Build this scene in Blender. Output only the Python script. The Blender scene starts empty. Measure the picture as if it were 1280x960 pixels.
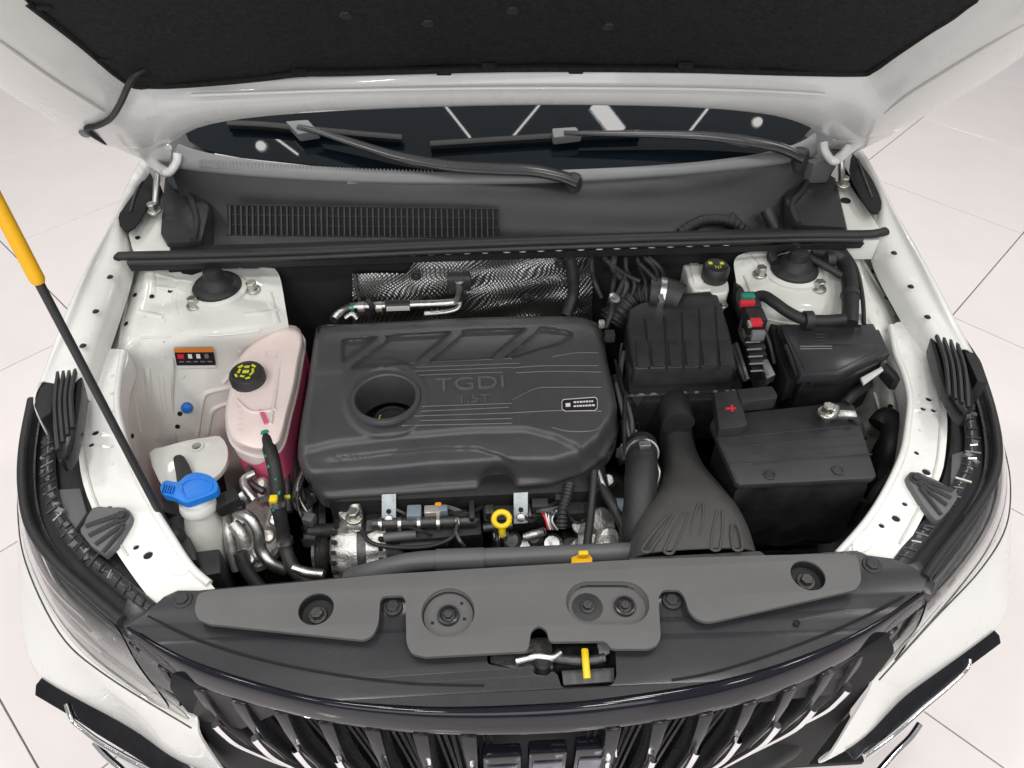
import bpy, bmesh, math, random
from mathutils import Vector, Matrix
from mathutils.geometry import tessellate_polygon
random.seed(7)
scene = bpy.context.scene
COL = scene.collection

# ------------------------------------------------------------------ camera
CAM = Vector((-.063, 0.0, 1.94))
PITCH, YAW, ROLL = math.radians(44.879), math.radians(2.785), math.radians(-.136)
FPX = 951.9
FW = Vector((math.sin(YAW)*math.cos(PITCH), math.cos(YAW)*math.cos(PITCH), -math.sin(PITCH)))
RT = FW.cross(Vector((0, 0, 1))).normalized(); UP = RT.cross(FW)
RT, UP = RT*math.cos(ROLL)+UP*math.sin(ROLL), UP*math.cos(ROLL)-RT*math.sin(ROLL)
cd = bpy.data.cameras.new('camera'); cam = bpy.data.objects.new('camera', cd); COL.objects.link(cam)
cd.sensor_width = 36; cd.lens = FPX/1280*36; cd.clip_start = .02; cd.clip_end = 200
M = Matrix((RT, UP, -FW)).transposed().to_4x4(); M.translation = CAM; cam.matrix_world = M
scene.camera = cam

# ------------------------------------------------------------------ light: a bright white hall
w = bpy.data.worlds.new('World'); scene.world = w; w.use_nodes = True
bg = w.node_tree.nodes['Background']; bg.inputs[0].default_value = (.985, .985, .99, 1); bg.inputs[1].default_value = .30
scene.view_settings.view_transform = 'Standard'; scene.view_settings.look = 'None'
scene.view_settings.gamma = 1; scene.view_settings.exposure = 0.08

def area(name, loc, sx, sy, power, col=(1, .97, .93)):
    l = bpy.data.lights.new(name, 'AREA'); l.shape = 'RECTANGLE'; l.size = sx; l.size_y = sy
    l.energy = power; l.color = col
    o = bpy.data.objects.new(name, l); COL.objects.link(o); o.location = loc
    return o
for ix in range(4):
    for iy in range(4):
        area('hall_light', (-2.7+ix*1.8, (-2.6, -.8, .9, 3.3)[iy], 4.1), .34, .34, 20)

wl = area('window_light', (-.6, -4.6, 2.4), 5.0, 2.2, 95, (.95, .97, 1.0)); wl.rotation_euler = (math.radians(82), 0, 0)

# ------------------------------------------------------------------ pixel helpers
def ray(x, y): return FW + RT*((x-640)/FPX) + UP*((480-y)/FPX)
def P(x, y, z):
    d = ray(x, y); return CAM + d*((z-CAM.z)/d.z)
def PL(x, y, p0, n):
    d = ray(x, y); n = Vector(n); return CAM + d*((Vector(p0)-CAM).dot(n)/d.dot(n))
def PY(x, y, Y): return PL(x, y, (0, Y, 0), (0, 1, 0))
def T(l, z=None): return [P(p[0], p[1], p[2] if len(p) > 2 else z) for p in l]

# ------------------------------------------------------------------ materials
MATS = {}
def mat(name, col, rough=.5, metal=0.0, spec=.5, coat=0, noise=0, nscale=40, bump=0, bscale=900, trans=0, emit=0, dust=0, rvar=.0, sss=0, alpha=1):
    m = bpy.data.materials.new(name); m.use_nodes = True; nt = m.node_tree
    b = nt.nodes['Principled BSDF']; I = b.inputs
    I['Base Color'].default_value = (*col, 1); I['Roughness'].default_value = rough; I['Metallic'].default_value = metal
    I['Specular IOR Level'].default_value = spec; I['Coat Weight'].default_value = coat; I['Coat Roughness'].default_value = .05
    I['Transmission Weight'].default_value = trans; I['Alpha'].default_value = alpha
    if sss:
        I['Subsurface Weight'].default_value = sss; I['Subsurface Radius'].default_value = (.03, .02, .02); I['Subsurface Scale'].default_value = 1
    if emit: I['Emission Color'].default_value = (*col, 1); I['Emission Strength'].default_value = emit
    L = nt.links; tc = nt.nodes.new('ShaderNodeTexCoord')
    if noise or dust or rvar:
        n = nt.nodes.new('ShaderNodeTexNoise'); n.inputs['Scale'].default_value = nscale; n.inputs['Detail'].default_value = 6; n.inputs['Roughness'].default_value = .62
        L.new(tc.outputs['Object'], n.inputs['Vector'])
        if noise or dust:
            r = nt.nodes.new('ShaderNodeValToRGB')
            a = .25; c2 = .80
            r.color_ramp.elements[0].position = a; r.color_ramp.elements[1].position = c2
            k = 1-noise
            r.color_ramp.elements[0].color = (*[v*k for v in col], 1)
            r.color_ramp.elements[1].color = (*[v*(1+noise*.5)+dust*.3 for v in col], 1)
            L.new(n.outputs['Fac'], r.inputs[0]); L.new(r.outputs[0], I['Base Color'])
        if rvar:
            mr = nt.nodes.new('ShaderNodeMapRange'); mr.inputs[1].default_value = .3; mr.inputs[2].default_value = .7
            mr.inputs[3].default_value = max(0, rough-rvar); mr.inputs[4].default_value = rough+rvar
            L.new(n.outputs['Fac'], mr.inputs[0]); L.new(mr.outputs[0], I['Roughness'])
    if bump:
        n2 = nt.nodes.new('ShaderNodeTexNoise'); n2.inputs['Scale'].default_value = bscale; n2.inputs['Detail'].default_value = 3
        L.new(tc.outputs['Object'], n2.inputs['Vector'])
        bp = nt.nodes.new('ShaderNodeBump'); bp.inputs['Strength'].default_value = bump; bp.inputs['Distance'].default_value = .002
        L.new(n2.outputs['Fac'], bp.inputs['Height']); L.new(bp.outputs[0], I['Normal'])
    MATS[name] = m; return m
mat('paint', (.80, .80, .78), .30, coat=.6, noise=.05, nscale=9, bump=.03, bscale=500, rvar=.06)
mat('apron_paint', (.75, .76, .72), .38, coat=.25, noise=.12, nscale=11, bump=.05, bscale=60, rvar=.08)
mat('tile', (.88, .825, .82), .08, noise=.05, nscale=3.5, rvar=.05, spec=.5)
mat('grout', (.22, .18, .17), .8, noise=.2)
mat('plastic', (.028, .028, .03), .46, noise=.3, nscale=26, bump=.25, bscale=1100, dust=.02, rvar=.08)
mat('cover_plastic', (.070, .070, .075), .33, noise=.12, nscale=22, bump=.22, bscale=1300, dust=.012, rvar=.06)
mat('shield_plastic', (.115, .115, .115), .5, noise=.08, nscale=18, bump=.25, bscale=1400, dust=.012, rvar=.05)
mat('satin_panel', (.034, .034, .038), .25, noise=.1, nscale=5, bump=.06, bscale=1200, dust=.006, rvar=.05)
mat('gloss', (.010, .010, .016), .07, spec=.38, noise=.2, rvar=.03)
mat('cowl_plastic', (.026, .026, .028), .38, noise=.2, nscale=20, bump=.25, bscale=1200, dust=.015, rvar=.06)
mat('cover_plastic_lit', (.12, .12, .13), .24, noise=.1, nscale=40)  # cover plastic again, colour lightened to mimic highlights on letters and ribs
mat('sealer', (.62, .62, .58), .5, noise=.12, nscale=60)
mat('lens_inner', (.20, .20, .21), .3, metal=.7, noise=.4, nscale=25, rvar=.1)
mat('rubber', (.018, .018, .019), .55, noise=.3, nscale=50, bump=.1, bscale=500, dust=.015, rvar=.1)
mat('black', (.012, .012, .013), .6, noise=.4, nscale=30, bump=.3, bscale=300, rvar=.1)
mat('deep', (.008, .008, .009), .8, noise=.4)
mat('felt', (.026, .026, .027), .92, noise=.6, nscale=120, bump=.9, bscale=420, spec=.2)
mat('cast', (.62, .62, .60), .42, metal=.85, noise=.3, nscale=60, bump=.5, bscale=240, rvar=.12)
mat('steel', (.60, .60, .59), .36, metal=1, noise=.2, nscale=70, bump=.1, bscale=300, rvar=.1)
mat('zinc', (.55, .55, .50), .35, metal=1, noise=.2, nscale=150, rvar=.1)
mat('bracket_steel', (.36, .39, .42), .42, metal=.8, noise=.3, nscale=90, rvar=.1)
mat('slat_black', (.010, .010, .013), .24, noise=.15, spec=.35, rvar=.06)
mat('duct_plastic', (.064, .064, .064), .45, noise=.12, nscale=22, bump=.22, bscale=1300, dust=.01, rvar=.06)
mat('chrome', (.86, .86, .88), .08, metal=1, rvar=.03)
mat('dark_metal', (.10, .10, .10), .45, metal=.7, noise=.5, nscale=60, bump=.4, bscale=200)
mat('tank', (.88, .745, .71), .35, sss=.25, noise=.05, nscale=12, rvar=.05)
mat('coolant', (.86, .13, .27), .3, sss=.4, noise=.15, nscale=14)
mat('white_plastic', (.74, .74, .70), .38, sss=.2, noise=.06, nscale=20, rvar=.06)
mat('blue', (.012, .20, .72), .38, noise=.15, nscale=40, bump=.05)
mat('yellow', (.86, .62, .015), .36, noise=.1, nscale=40)
mat('grip', (.88, .46, .01), .36, noise=.08, nscale=40)
mat('orange', (.90, .34, .01), .4, noise=.1)
mat('red', (.72, .03, .05), .4, noise=.1)
mat('green', (.02, .30, .20), .4, noise=.2)
mat('mark_yellow', (.70, .72, .03), .5, noise=.2, nscale=200)
mat('mark_white', (.80, .80, .80), .5)
mat('sticker_black', (.02, .015, .02), .35)
mat('sticker_orange', (.75, .22, .04), .35)
mat('emblem_blue', (.22, .22, .27), .2, metal=.8, noise=.3, nscale=60)
mat('silver_plastic', (.62, .60, .55), .28, metal=.6, noise=.12, nscale=30)
mat('lens', (.93, .94, .95), .03, trans=1, spec=.5)
mat('grey_plastic', (.11, .112, .118), .5, noise=.1, nscale=30, bump=.1)
mat('trim', (.19, .195, .20), .45, noise=.1, nscale=40, bump=.1)
mat('connector', (.20, .25, .31), .4, noise=.2, nscale=60)
mat('lamp', (1, .98, .95), .5, emit=9)

def foil():
    m = mat('foil', (.40, .40, .39), .36, metal=1, noise=.12, nscale=9); nt = m.node_tree; L = nt.links
foil()
def glassdark():
    m = mat('windshield_glass', (.004, .007, .010), .02, spec=.6, coat=0)
glassdark()

# ------------------------------------------------------------------ object helpers
def thing(name, loc, label, cat, group=None):
    o = bpy.data.objects.new(name, None); COL.objects.link(o); o.location = loc; o.empty_display_size = .05
    o['label'] = label; o['category'] = cat
    if group: o['group'] = group
    return o
def root_loc(o):
    while o.parent: o = o.parent
    return Vector(o.location)
def link(name, me, m, parent=None, loc=None):
    o = bpy.data.objects.new(name, me); COL.objects.link(o)
    if m and not me.materials: me.materials.append(MATS[m])
    if parent: o.parent = parent
    if loc is not None: o.location = loc
    return o
def fin(name, bm, m, parent=None, smooth=35, flip=True):
    if flip: bmesh.ops.recalc_face_normals(bm, faces=bm.faces)
    if parent: bmesh.ops.translate(bm, vec=-root_loc(parent), verts=bm.verts)
    me = bpy.data.meshes.new(name); bm.to_mesh(me); bm.free()
    if smooth:
        for p in me.polygons: p.use_smooth = True
        me.set_sharp_from_angle(angle=math.radians(smooth))
    return link(name, me, m, parent)
def cr(pts, n=6, closed=False):
    pts = [Vector(p) for p in pts]; out = []; N = len(pts)
    if N < 3 and not closed:
        return [pts[0].lerp(pts[-1], i/n) for i in range(n+1)]
    for i in range(N if closed else N-1):
        if closed: a, b, c, d = pts[i-1], pts[i], pts[(i+1) % N], pts[(i+2) % N]
        else: a, b, c, d = pts[max(i-1, 0)], pts[i], pts[i+1], pts[min(i+2, N-1)]
        for k in range(n):
            t = k/n
            out.append(.5*((2*b)+(c-a)*t+(2*a-5*b+4*c-d)*t*t+(3*b-a-3*c+d)*t**3))
    if not closed: out.append(pts[-1])
    return out
def bevel_sharp(bm, w, seg=2, ang=30):
    es = [e for e in bm.edges if len(e.link_faces) == 2 and e.calc_face_angle(0) > math.radians(ang)]
    if es and w: bmesh.ops.bevel(bm, geom=es, offset=w, segments=seg, profile=.6, affect='EDGES', clamp_overlap=True)
def add_plate(bm, outer, holes=(), depth=(0, 0, -.01)):
    loops = [outer]+list(holes); flat = [p for l in loops for p in l]
    vt = [bm.verts.new(p) for p in flat]; d = Vector(depth); vb = [bm.verts.new(Vector(p)+d) for p in flat]
    if holes:
        for t in tessellate_polygon([[Vector((p[0], p[1], 0)) for p in l] for l in loops]):
            try: bm.faces.new([vt[i] for i in t]); bm.faces.new([vb[i] for i in reversed(t)])
            except ValueError: pass
    else:
        bm.faces.new(vt); bm.faces.new(vb[::-1])
    k = 0
    for l in loops:
        n = len(l)
        for i in range(n):
            a, b = k+i, k+(i+1) % n
            bm.faces.new((vt[a], vb[a], vb[b], vt[b]))
        k += n
def plate(name, outer, m, parent, depth=.01, holes=(), bev=.003, seg=2, smooth=35):
    bm = bmesh.new(); dv = (0, 0, -depth) if isinstance(depth, (int, float)) else depth
    add_plate(bm, outer, holes, dv); bmesh.ops.recalc_face_normals(bm, faces=bm.faces); bevel_sharp(bm, bev, seg)
    return fin(name, bm, m, parent, smooth)
def add_tube(bm, pts, r, n=10, caps=True, flat=1.0):
    rf = r if callable(r) else (lambda t: r)
    N = len(pts); rings = []; nrm = None
    for i, p in enumerate(pts):
        t = (pts[min(i+1, N-1)]-pts[max(i-1, 0)]).normalized()
        if nrm is None:
            nrm = t.cross(Vector((0, 0, 1)))
            if nrm.length < 1e-3: nrm = t.cross(Vector((0, 1, 0)))
        nrm = (nrm-t*nrm.dot(t)).normalized(); b = t.cross(nrm); R = rf(i/(N-1))
        rings.append([bm.verts.new(p+nrm*(math.cos(2*math.pi*k/n)*R)+b*(math.sin(2*math.pi*k/n)*R*flat)) for k in range(n)])
    for a, c in zip(rings, rings[1:]):
        for k in range(n): bm.faces.new((a[k], a[(k+1) % n], c[(k+1) % n], c[k]))
    if caps: bm.faces.new(rings[0][::-1]); bm.faces.new(rings[-1])
def tube(name, pts, r, m, parent=None, n=10, seg=6, flat=1.0, straight=False):
    bm = bmesh.new(); pts = [Vector(p) for p in pts]
    add_tube(bm, pts if straight else cr(pts, seg), r, n, True, flat)
    return fin(name, bm, m, parent, 50)
def rippled(name, pts, r, amp, count, m, parent, n=12):
    pts = cr(pts, 40); N = len(pts)
    # resample by length
    L = [0]
    for a, b in zip(pts, pts[1:]): L.append(L[-1]+(b-a).length)
    K = count*6; out = []; j = 0
    for i in range(K+1):
        s = L[-1]*i/K
        while j < N-2 and L[j+1] < s: j += 1
        out.append(pts[j].lerp(pts[j+1], (s-L[j])/max(1e-9, L[j+1]-L[j])))
    bm = bmesh.new(); add_tube(bm, out, lambda t: r+amp*math.sin(2*math.pi*count*t), n)
    return fin(name, bm, m, parent, 60)
def add_lathe(bm, prof, c, n=24, axis=(0, 0, 1), mod=None, caps=True):
    ax = Vector(axis).normalized(); q = Vector((0, 0, 1)).rotation_difference(ax); c = Vector(c); rings = []
    for r, z in prof:
        ring = []
        for k in range(n):
            a = 2*math.pi*k/n; rr = r*(mod(a, z) if mod else 1)
            ring.append(bm.verts.new(c+q @ Vector((rr*math.cos(a), rr*math.sin(a), z))))
        rings.append(ring)
    for a, b in zip(rings, rings[1:]):
        for k in range(n): bm.faces.new((a[k], a[(k+1) % n], b[(k+1) % n], b[k]))
    for rg, rev in ((rings[0], True), (rings[-1], False)) if caps else ():
        try: bm.faces.new(rg[::-1] if rev else rg)
        except ValueError: pass
def lathe(name, prof, c, m, parent=None, n=24, axis=(0, 0, 1), mod=None, smooth=35, caps=True):
    bm = bmesh.new(); add_lathe(bm, prof, c, n, axis, mod, caps)
    return fin(name, bm, m, parent, smooth)
def sheet(name, rows, m, parent, thick=.006, sub=2, off=-1, smooth=40):
    bm = bmesh.new(); V = [[bm.verts.new(p) for p in r] for r in rows]
    for a, b in zip(V, V[1:]):
        for i in range(len(a)-1): bm.faces.new((a[i], a[i+1], b[i+1], b[i]))
    o = fin(name, bm, m, parent, 0 if sub else smooth)
    for p in o.data.polygons: p.use_smooth = True
    if sub:
        s = o.modifiers.new('sub', 'SUBSURF'); s.levels = sub; s.render_levels = sub
    if thick:
        s = o.modifiers.new('solid', 'SOLIDIFY'); s.thickness = thick; s.offset = off
        s = o.modifiers.new('split', 'EDGE_SPLIT'); s.split_angle = math.radians(smooth); s.use_edge_sharp = False
    return o
def add_box(bm, c, sx, sy, sz, rot=None):
    r = bmesh.ops.create_cube(bm, size=1); c = Vector(c)
    for v in r['verts']:
        p = Vector((v.co.x*sx, v.co.y*sy, v.co.z*sz))
        if rot is not None: p = rot @ p
        v.co = c+p
def box(name, c, s, m, parent, bev=.003, rot=None, seg=2):
    bm = bmesh.new(); add_box(bm, c, *s, rot); bevel_sharp(bm, bev, seg); return fin(name, bm, m, parent)
def quadbox(name, px4, z, depth, m, parent, bev=.004, seg=2):
    return plate(name, T(px4, z), m, parent, depth, (), bev, seg)
def circ(x, y, r, z, n=20, ry=None, plane=None):
    """ring of a round hole whose centre shows at pixel (x, y); r is in metres"""
    c = P(x, y, z) if plane is None else PL(x, y, *plane)
    return [Vector((c.x+r*math.cos(2*math.pi*k/n), c.y+(ry or r)*math.sin(2*math.pi*k/n), c.z)) for k in range(n)]
def textmesh(s, size, ext):
    cu = bpy.data.curves.new('t', 'FONT'); cu.body = s; cu.size = size; cu.extrude = ext; cu.align_x = 'CENTER'; cu.align_y = 'CENTER'
    o = bpy.data.objects.new('t', cu); COL.objects.link(o); dg = bpy.context.evaluated_depsgraph_get(); dg.update()
    me = bpy.data.meshes.new_from_object(o.evaluated_get(dg)); bpy.data.objects.remove(o); bpy.data.curves.remove(cu)
    return me
def text(name, s, c, size, m, parent, ext=.0008, rot=None, sx=1.0):
    me = textmesh(s, size, ext); me.materials.clear()
    mx = Matrix.Translation(Vector(c)-root_loc(parent)) @ (rot.to_4x4() if rot else Matrix.Identity(4)) @ Matrix.Diagonal((sx, 1, 1, 1))
    me.transform(mx); me.name = name
    return link(name, me, m, parent)
# shared bolt: hex head on a washer, origin at its seat
def bolt_mesh(name, r, h, m, washer=True):
    bm = bmesh.new()
    if washer: add_lathe(bm, [(r*1.45, 0), (r*1.45, h*.18), (r*1.3, h*.26)], (0, 0, 0), 20)
    add_lathe(bm, [(r, h*.2), (r, h*.9), (r*.86, h), (r*.5, h*1.0)], (0, 0, 0), 6)
    bmesh.ops.recalc_face_normals(bm, faces=bm.faces); bevel_sharp(bm, r*.06, 1, 40)
    me = bpy.data.meshes.new(name); bm.to_mesh(me); bm.free(); me.materials.append(MATS[m]); return me
BOLT = bolt_mesh('bolt', .007, .009, 'zinc'); BOLT_W = bolt_mesh('bolt_painted', .0055, .006, 'apron_paint')
BOLT_B = bolt_mesh('bolt_black', .008, .007, 'plastic'); NUT = bolt_mesh('nut', .011, .022, 'zinc')
def put(name, me, pos, parent, rot=None):
    o = bpy.data.objects.new(name, me); COL.objects.link(o); o.parent = parent; o.location = Vector(pos)-root_loc(parent)
    if rot: o.rotation_euler = rot
    return o
def hole_mesh(r):
    bm = bmesh.new(); add_lathe(bm, [(r*1.12, 0), (r*1.12, .0012), (r, .0012), (r*.97, -.004)], (0, 0, 0), 16)
    me = bpy.data.meshes.new('hole'); bm.to_mesh(me); bm.free(); me.materials.append(MATS['deep']); return me

def round_poly(pts, r, n=4):
    out = []; N = len(pts)
    for i in range(N):
        p = Vector((*pts[i][:2], 0)); a = Vector((*pts[i-1][:2], 0)); b = Vector((*pts[(i+1) % N][:2], 0))
        da, db = a-p, b-p; q = min(r, da.length*.45, db.length*.45)
        if q < .4 or da.angle(db, math.pi) > 2.8: out.append((p.x, p.y)); continue
        s, e = p+da.normalized()*q, p+db.normalized()*q
        for k in range(n+1):
            t = k/n; v = s*(1-t)**2+p*2*t*(1-t)+e*t*t; out.append((v.x, v.y))
    return out
from mathutils.bvhtree import BVHTree
def bvh_of(o):
    dg = bpy.context.evaluated_depsgraph_get(); dg.update(); ev = o.evaluated_get(dg); me = ev.to_mesh(); L0 = root_loc(o)
    t = BVHTree.FromPolygons([v.co+L0 for v in me.vertices], [p.vertices[:] for p in me.polygons]); ev.to_mesh_clear(); return t
def hit(x, y, trees):
    d = ray(x, y).normalized(); best = None
    for t in trees:
        h = t.ray_cast(CAM, d)
        if h[0] is not None and (best is None or h[3] < best[2]):
            n = h[1] if h[1].dot(d) < 0 else -h[1]; best = (h[0], n, h[3])
    return best

# ================================================================== floor
bm = bmesh.new(); bmesh.ops.create_grid(bm, x_segments=1, y_segments=1, size=14)
floor = fin('floor', bm, 'grout', None, 0); floor.location = (0, 2, -.003); floor['kind'] = 'structure'
TH = math.radians(43.275); S = .8; e1 = Vector((math.cos(TH), math.sin(TH), 0)); e2 = Vector((-math.sin(TH), math.cos(TH), 0))
bm = bmesh.new(); add_box(bm, (0, 0, -.004), S-.0045, S-.0045, .008); bevel_sharp(bm, .0012, 1)
tm = bpy.data.meshes.new('tile'); bm.to_mesh(tm); bm.free(); tm.materials.append(MATS['tile'])
for i in range(-10, 16):
    for j in range(-10, 16):
        c = e1*(.43+S*(i+.5)) + e2*(.40+S*(j+.5))
        if -5.6 < c.x < 5.9 and -2.6 < c.y < 8.6:
            o = link('tile', tm, None, floor); o.location = Vector((c.x, c.y, .003+random.uniform(-.0006, .0006)))-Vector(floor.location); o.rotation_euler.z = TH+random.randrange(4)*math.pi/2

# ================================================================== car
car = thing('car', (0, 1.0, 0), 'white car with its hood propped open over the engine bay', 'car')
def down_side(p, s):
    return [p+Vector((s*.012, 0, -.06)), p+Vector((s*.02, 0, -.2)), p+Vector((s*.005, 0, -.42)), p+Vector((-s*.05, 0, -.62))]
FL = [[(184,214,1.075),(178,208,1.08),(174,204,1.083),(171,203,1.08)],[(164,242,1.065),(160,240,1.068),(157,238,1.072),(152,237,1.068)],
 [(151,270,1.055),(147,272,1.06),(143,270,1.064),(137,280,1.055)],[(158,300,1.042),(135,300,1.04),(129,298,1.055),(118,312,1.045)],
 [(150,335,1.028),(118,335,1.025),(112,332,1.042),(98,346,1.032)],[(134,380,1.008),(101,378,1.005),(94,375,1.022),(79,385,1.012)],
 [(118,425,.988),(84,424,.985),(77,420,1.0),(60,432,.99)],[(108,462,.972),(68,458,.968),(62,452,.98),(47,475,.965)]]
FR = [[(1070,186,1.075),(1074,184,1.08),(1077,183,1.083),(1080,190,1.08)],[(1087,216,1.065),(1091,214,1.068),(1095,213,1.072),(1098,222,1.068)],
 [(1103,250,1.055),(1107,250,1.06),(1111,250,1.064),(1117,254,1.055)],[(1094,280,1.042),(1116,275,1.04),(1122,274,1.055),(1133,280,1.045)],
 [(1107,318,1.028),(1136,313,1.025),(1142,311,1.042),(1155,316,1.032)],[(1127,352,1.008),(1155,350,1.005),(1162,348,1.022),(1178,358,1.012)],
 [(1148,390,.988),(1173,388,.985),(1180,386,1.0),(1196,392,.99)],[(1165,418,.972),(1190,418,.968),(1197,415,.98),(1213,425,.965)]]
for st, s, bolts in ((FL, -1, [(137,345,1.03),(119,388,1.01),(103,431,.99)]), (FR, 1, [(1118,315,1.035),(1139,357,1.012),(1160,395,.992)])):
    rows = []
    for r in st:
        t = T(r); t = [t[0]+Vector((-s*.002, 0, -.055)), t[0], t[1], t[2], t[3]]+down_side(t[3], s); rows.append(t)
    b = [p+Vector((0, .35, .01)) for p in rows[0]]; rows.insert(0, b)
    last = [p+Vector((0, -.04, -.004)) for p in rows[-1]]; rows.append(last)
    f = sheet('fender', rows, 'paint', car, .003, 2)
    for bx in bolts:
        put('bolt', BOLT_B, P(*bx)+Vector((0, 0, -.003)), f).scale = (.55, .55, .5)

# front wheels under the fenders
for s in (-1, 1):
    wh = lathe('wheel', [(.19, -.10), (.31, -.11), (.335, -.085), (.34, 0), (.335, .085), (.31, .11), (.19, .10)], (s*.76, 1.22, .34), 'rubber', car, 40, (1, 0, 0))
    lathe('rim', [(.02, -.02), (.06, .0), (.16, .01), (.19, .07), (.195, -.09)], (s*.76, 1.22, .34), 'silver_plastic', wh, 32, (s, 0, 0))

# ---- inner aprons (wheel house, strut tower)
AL = [[(163,322,1.02),(178,322,1.0),(208,326,.985),(250,322,.992),(300,322,.99),(345,330,.985)],
 [(150,345,1.0),(160,348,.985),(205,350,.965),(238,345,.978),(305,342,.978),(352,352,.965)],
 [(142,372,.99),(152,378,.975),(200,380,.955),(238,378,.972),(305,376,.97),(356,380,.95)],
 [(132,405,.98),(142,412,.965),(195,412,.94),(236,412,.966),(305,405,.962),(360,402,.93)],
 [(122,432,.965),(134,438,.95),(175,440,.90),(222,428,.95),(300,424,.94),(362,415,.91)],
 [(120,455,.94),(134,465,.93),(166,470,.86),(216,452,.87),(300,450,.86),(362,440,.82)],
 [(135,500,.92),(146,505,.90),(168,515,.80),(216,515,.78),(290,520,.76),(360,510,.70)],
 [(150,560,.86),(158,562,.83),(180,572,.70),(220,580,.66),(290,590,.62),(355,590,.55)],
 [(180,620,.74),(190,630,.68),(215,645,.56),(250,650,.50),(300,650,.46),(350,640,.42)]]
AR = [[(915,316,.985),(965,312,.99),(1000,310,.99),(1050,306,.985),(1072,300,1.0),(1094,296,1.02)],
 [(918,338,.965),(955,335,.978),(1002,330,.978),(1045,326,.965),(1080,326,.99),(1106,325,1.0)],
 [(922,362,.95),(958,360,.972),(1005,358,.972),(1052,352,.96),(1092,352,.975),(1122,352,.99)],
 [(925,385,.93),(958,385,.965),(1010,385,.962),(1062,380,.95),(1108,382,.965),(1140,384,.975)],
 [(925,405,.88),(958,408,.92),(1015,410,.92),(1070,408,.92),(1118,412,.95),(1150,410,.962)],
 [(930,440,.80),(965,450,.82),(1020,452,.84),(1080,450,.87),(1122,446,.93),(1140,440,.95)],
 [(940,480,.70),(990,500,.70),(1050,500,.72),(1095,492,.78),(1122,485,.88),(1138,480,.92)],
 [(960,550,.55),(1010,560,.55),(1065,560,.58),(1095,555,.66),(1118,545,.82),(1132,535,.89)],
 [(960,640,.42),(1010,640,.42),(1050,640,.45),(1075,625,.55),(1098,605,.74),(1110,595,.85)]]
hm = hole_mesh(.0045)
AL = [[(x+4, y, z-.12) if i == 0 else (x+6, y, z) if i == 1 else (x, y, z) for i, (x, y, z) in enumerate(r)] for r in AL]
AR = [[(x-4, y, z-.12) if i == 5 else (x-6, y, z) if i == 4 else (x, y, z) for i, (x, y, z) in enumerate(r)] for r in AR]
TREES = []
WELD = bolt_mesh('weld', .005, .0016, 'apron_paint', False)
for rows, holes, st in ((AL, [(169,369,.972),(158,405,.964),(190,371,.962),(213,364,.969)], 'L'), (AR, [(1090,339,.985),(1107,373,.971),(1078,317,.99)], 'R')):
    a = sheet('apron', [T(r) for r in rows], 'apron_paint', car, .004, 3)
    TREES.append(bvh_of(a))
    for h in holes:
        q = hit(h[0], h[1], TREES)
        put('hole', hm, q[0]+q[1]*.0005, a, q[1].to_track_quat('Z', 'Y').to_euler())
    def arib(pts, r, flat=.5):
        qs = [hit(x, y, TREES) for x, y in pts]; tube('pressed_rib', [q[0]-q[1]*r*.25 for q in qs if q], r, 'apron_paint', a, 10, 5, flat)
    for x, y in ([(300,335),(330,345),(180,395),(205,400),(172,430),(205,445),(300,440),(330,430),(185,500),(200,540),(228,470),(285,465)] if st == 'L' else [(930,330),(1035,340),(1045,372),(960,372),(1085,360),(1098,392),(1100,420),(1110,470)]):
        q = hit(x, y, TREES); put('weld', WELD, q[0], a, q[1].to_track_quat('Z', 'Y').to_euler())
    for pts in ([[(166,338),(160,372),(152,410),(150,436)], [(182,328),(250,328),(340,336)], [(205,426),(216,450),(216,500),(222,560)]] if st == 'L' else [[(1070,310),(1094,352),(1118,395)], [(1062,330),(1072,360),(1080,392)], [(930,345),(940,368),(950,388)]]):
        qs = [hit(x, y, TREES) for x, y in pts]; tube('sealer_bead', [q[0] for q in qs if q], .0028, 'sealer', a, 6)
    if st == 'L':
        qd = [hit(x, y, TREES) for x, y in [(216,331),(236,328),(254,330),(252,340),(240,344),(228,342)]]; plate('opening', [q[0]+q[1]*.0008 for q in qd], 'deep', a, .004, (), 0)
        for pts, r in (([(245,545),(249,518),(254,494),(268,487),(292,482)], .008), ([(258,542),(261,525),(266,511),(284,503)], .008), ([(189,340),(190,352),(189,368)], .010), ([(196,342),(220,348),(246,352)], .006), ([(176,421),(195,421),(214,420)], .004), ([(152,500),(153,486)], .007), ([(196,358),(222,362),(236,366)], .005), ([(335,366),(340,385),(345,404)], .010), ([(225,415),(270,418),(325,412)], .006), ([(162,455),(166,490),(176,540)], .005), ([(182,460),(186,500),(196,550)], .009), ([(200,470),(204,505),(210,530)], .007), ([(300,450),(285,470),(278,478)], .008), ([(172,388),(186,392),(204,396)], .008), ([(226,352),(218,372),(222,395)], .007), ([(305,392),(330,390),(346,386)], .007)): arib(pts, r)
        for x, y, in ((163,474),(165,545),(225,517),(222,533)): q = hit(x, y, TREES); put('hole', hm, q[0]+q[1]*.0005, a, q[1].to_track_quat('Z', 'Y').to_euler())
    else:
        for pts, r in (([(936,318),(950,336),(962,348)], .008), ([(1068,312),(1076,340),(1086,372)], .008), ([(1088,398),(1104,428),(1112,450)], .007), ([(950,395),(990,404),(1040,404)], .006), ([(1093,490),(1100,515),(1102,545)], .005)): arib(pts, r)
        for x, y, in ((1113,508),(1082,547),(1060,318)): q = hit(x, y, TREES); put('hole', hm, q[0]+q[1]*.0005, a, q[1].to_track_quat('Z', 'Y').to_euler())
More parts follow.
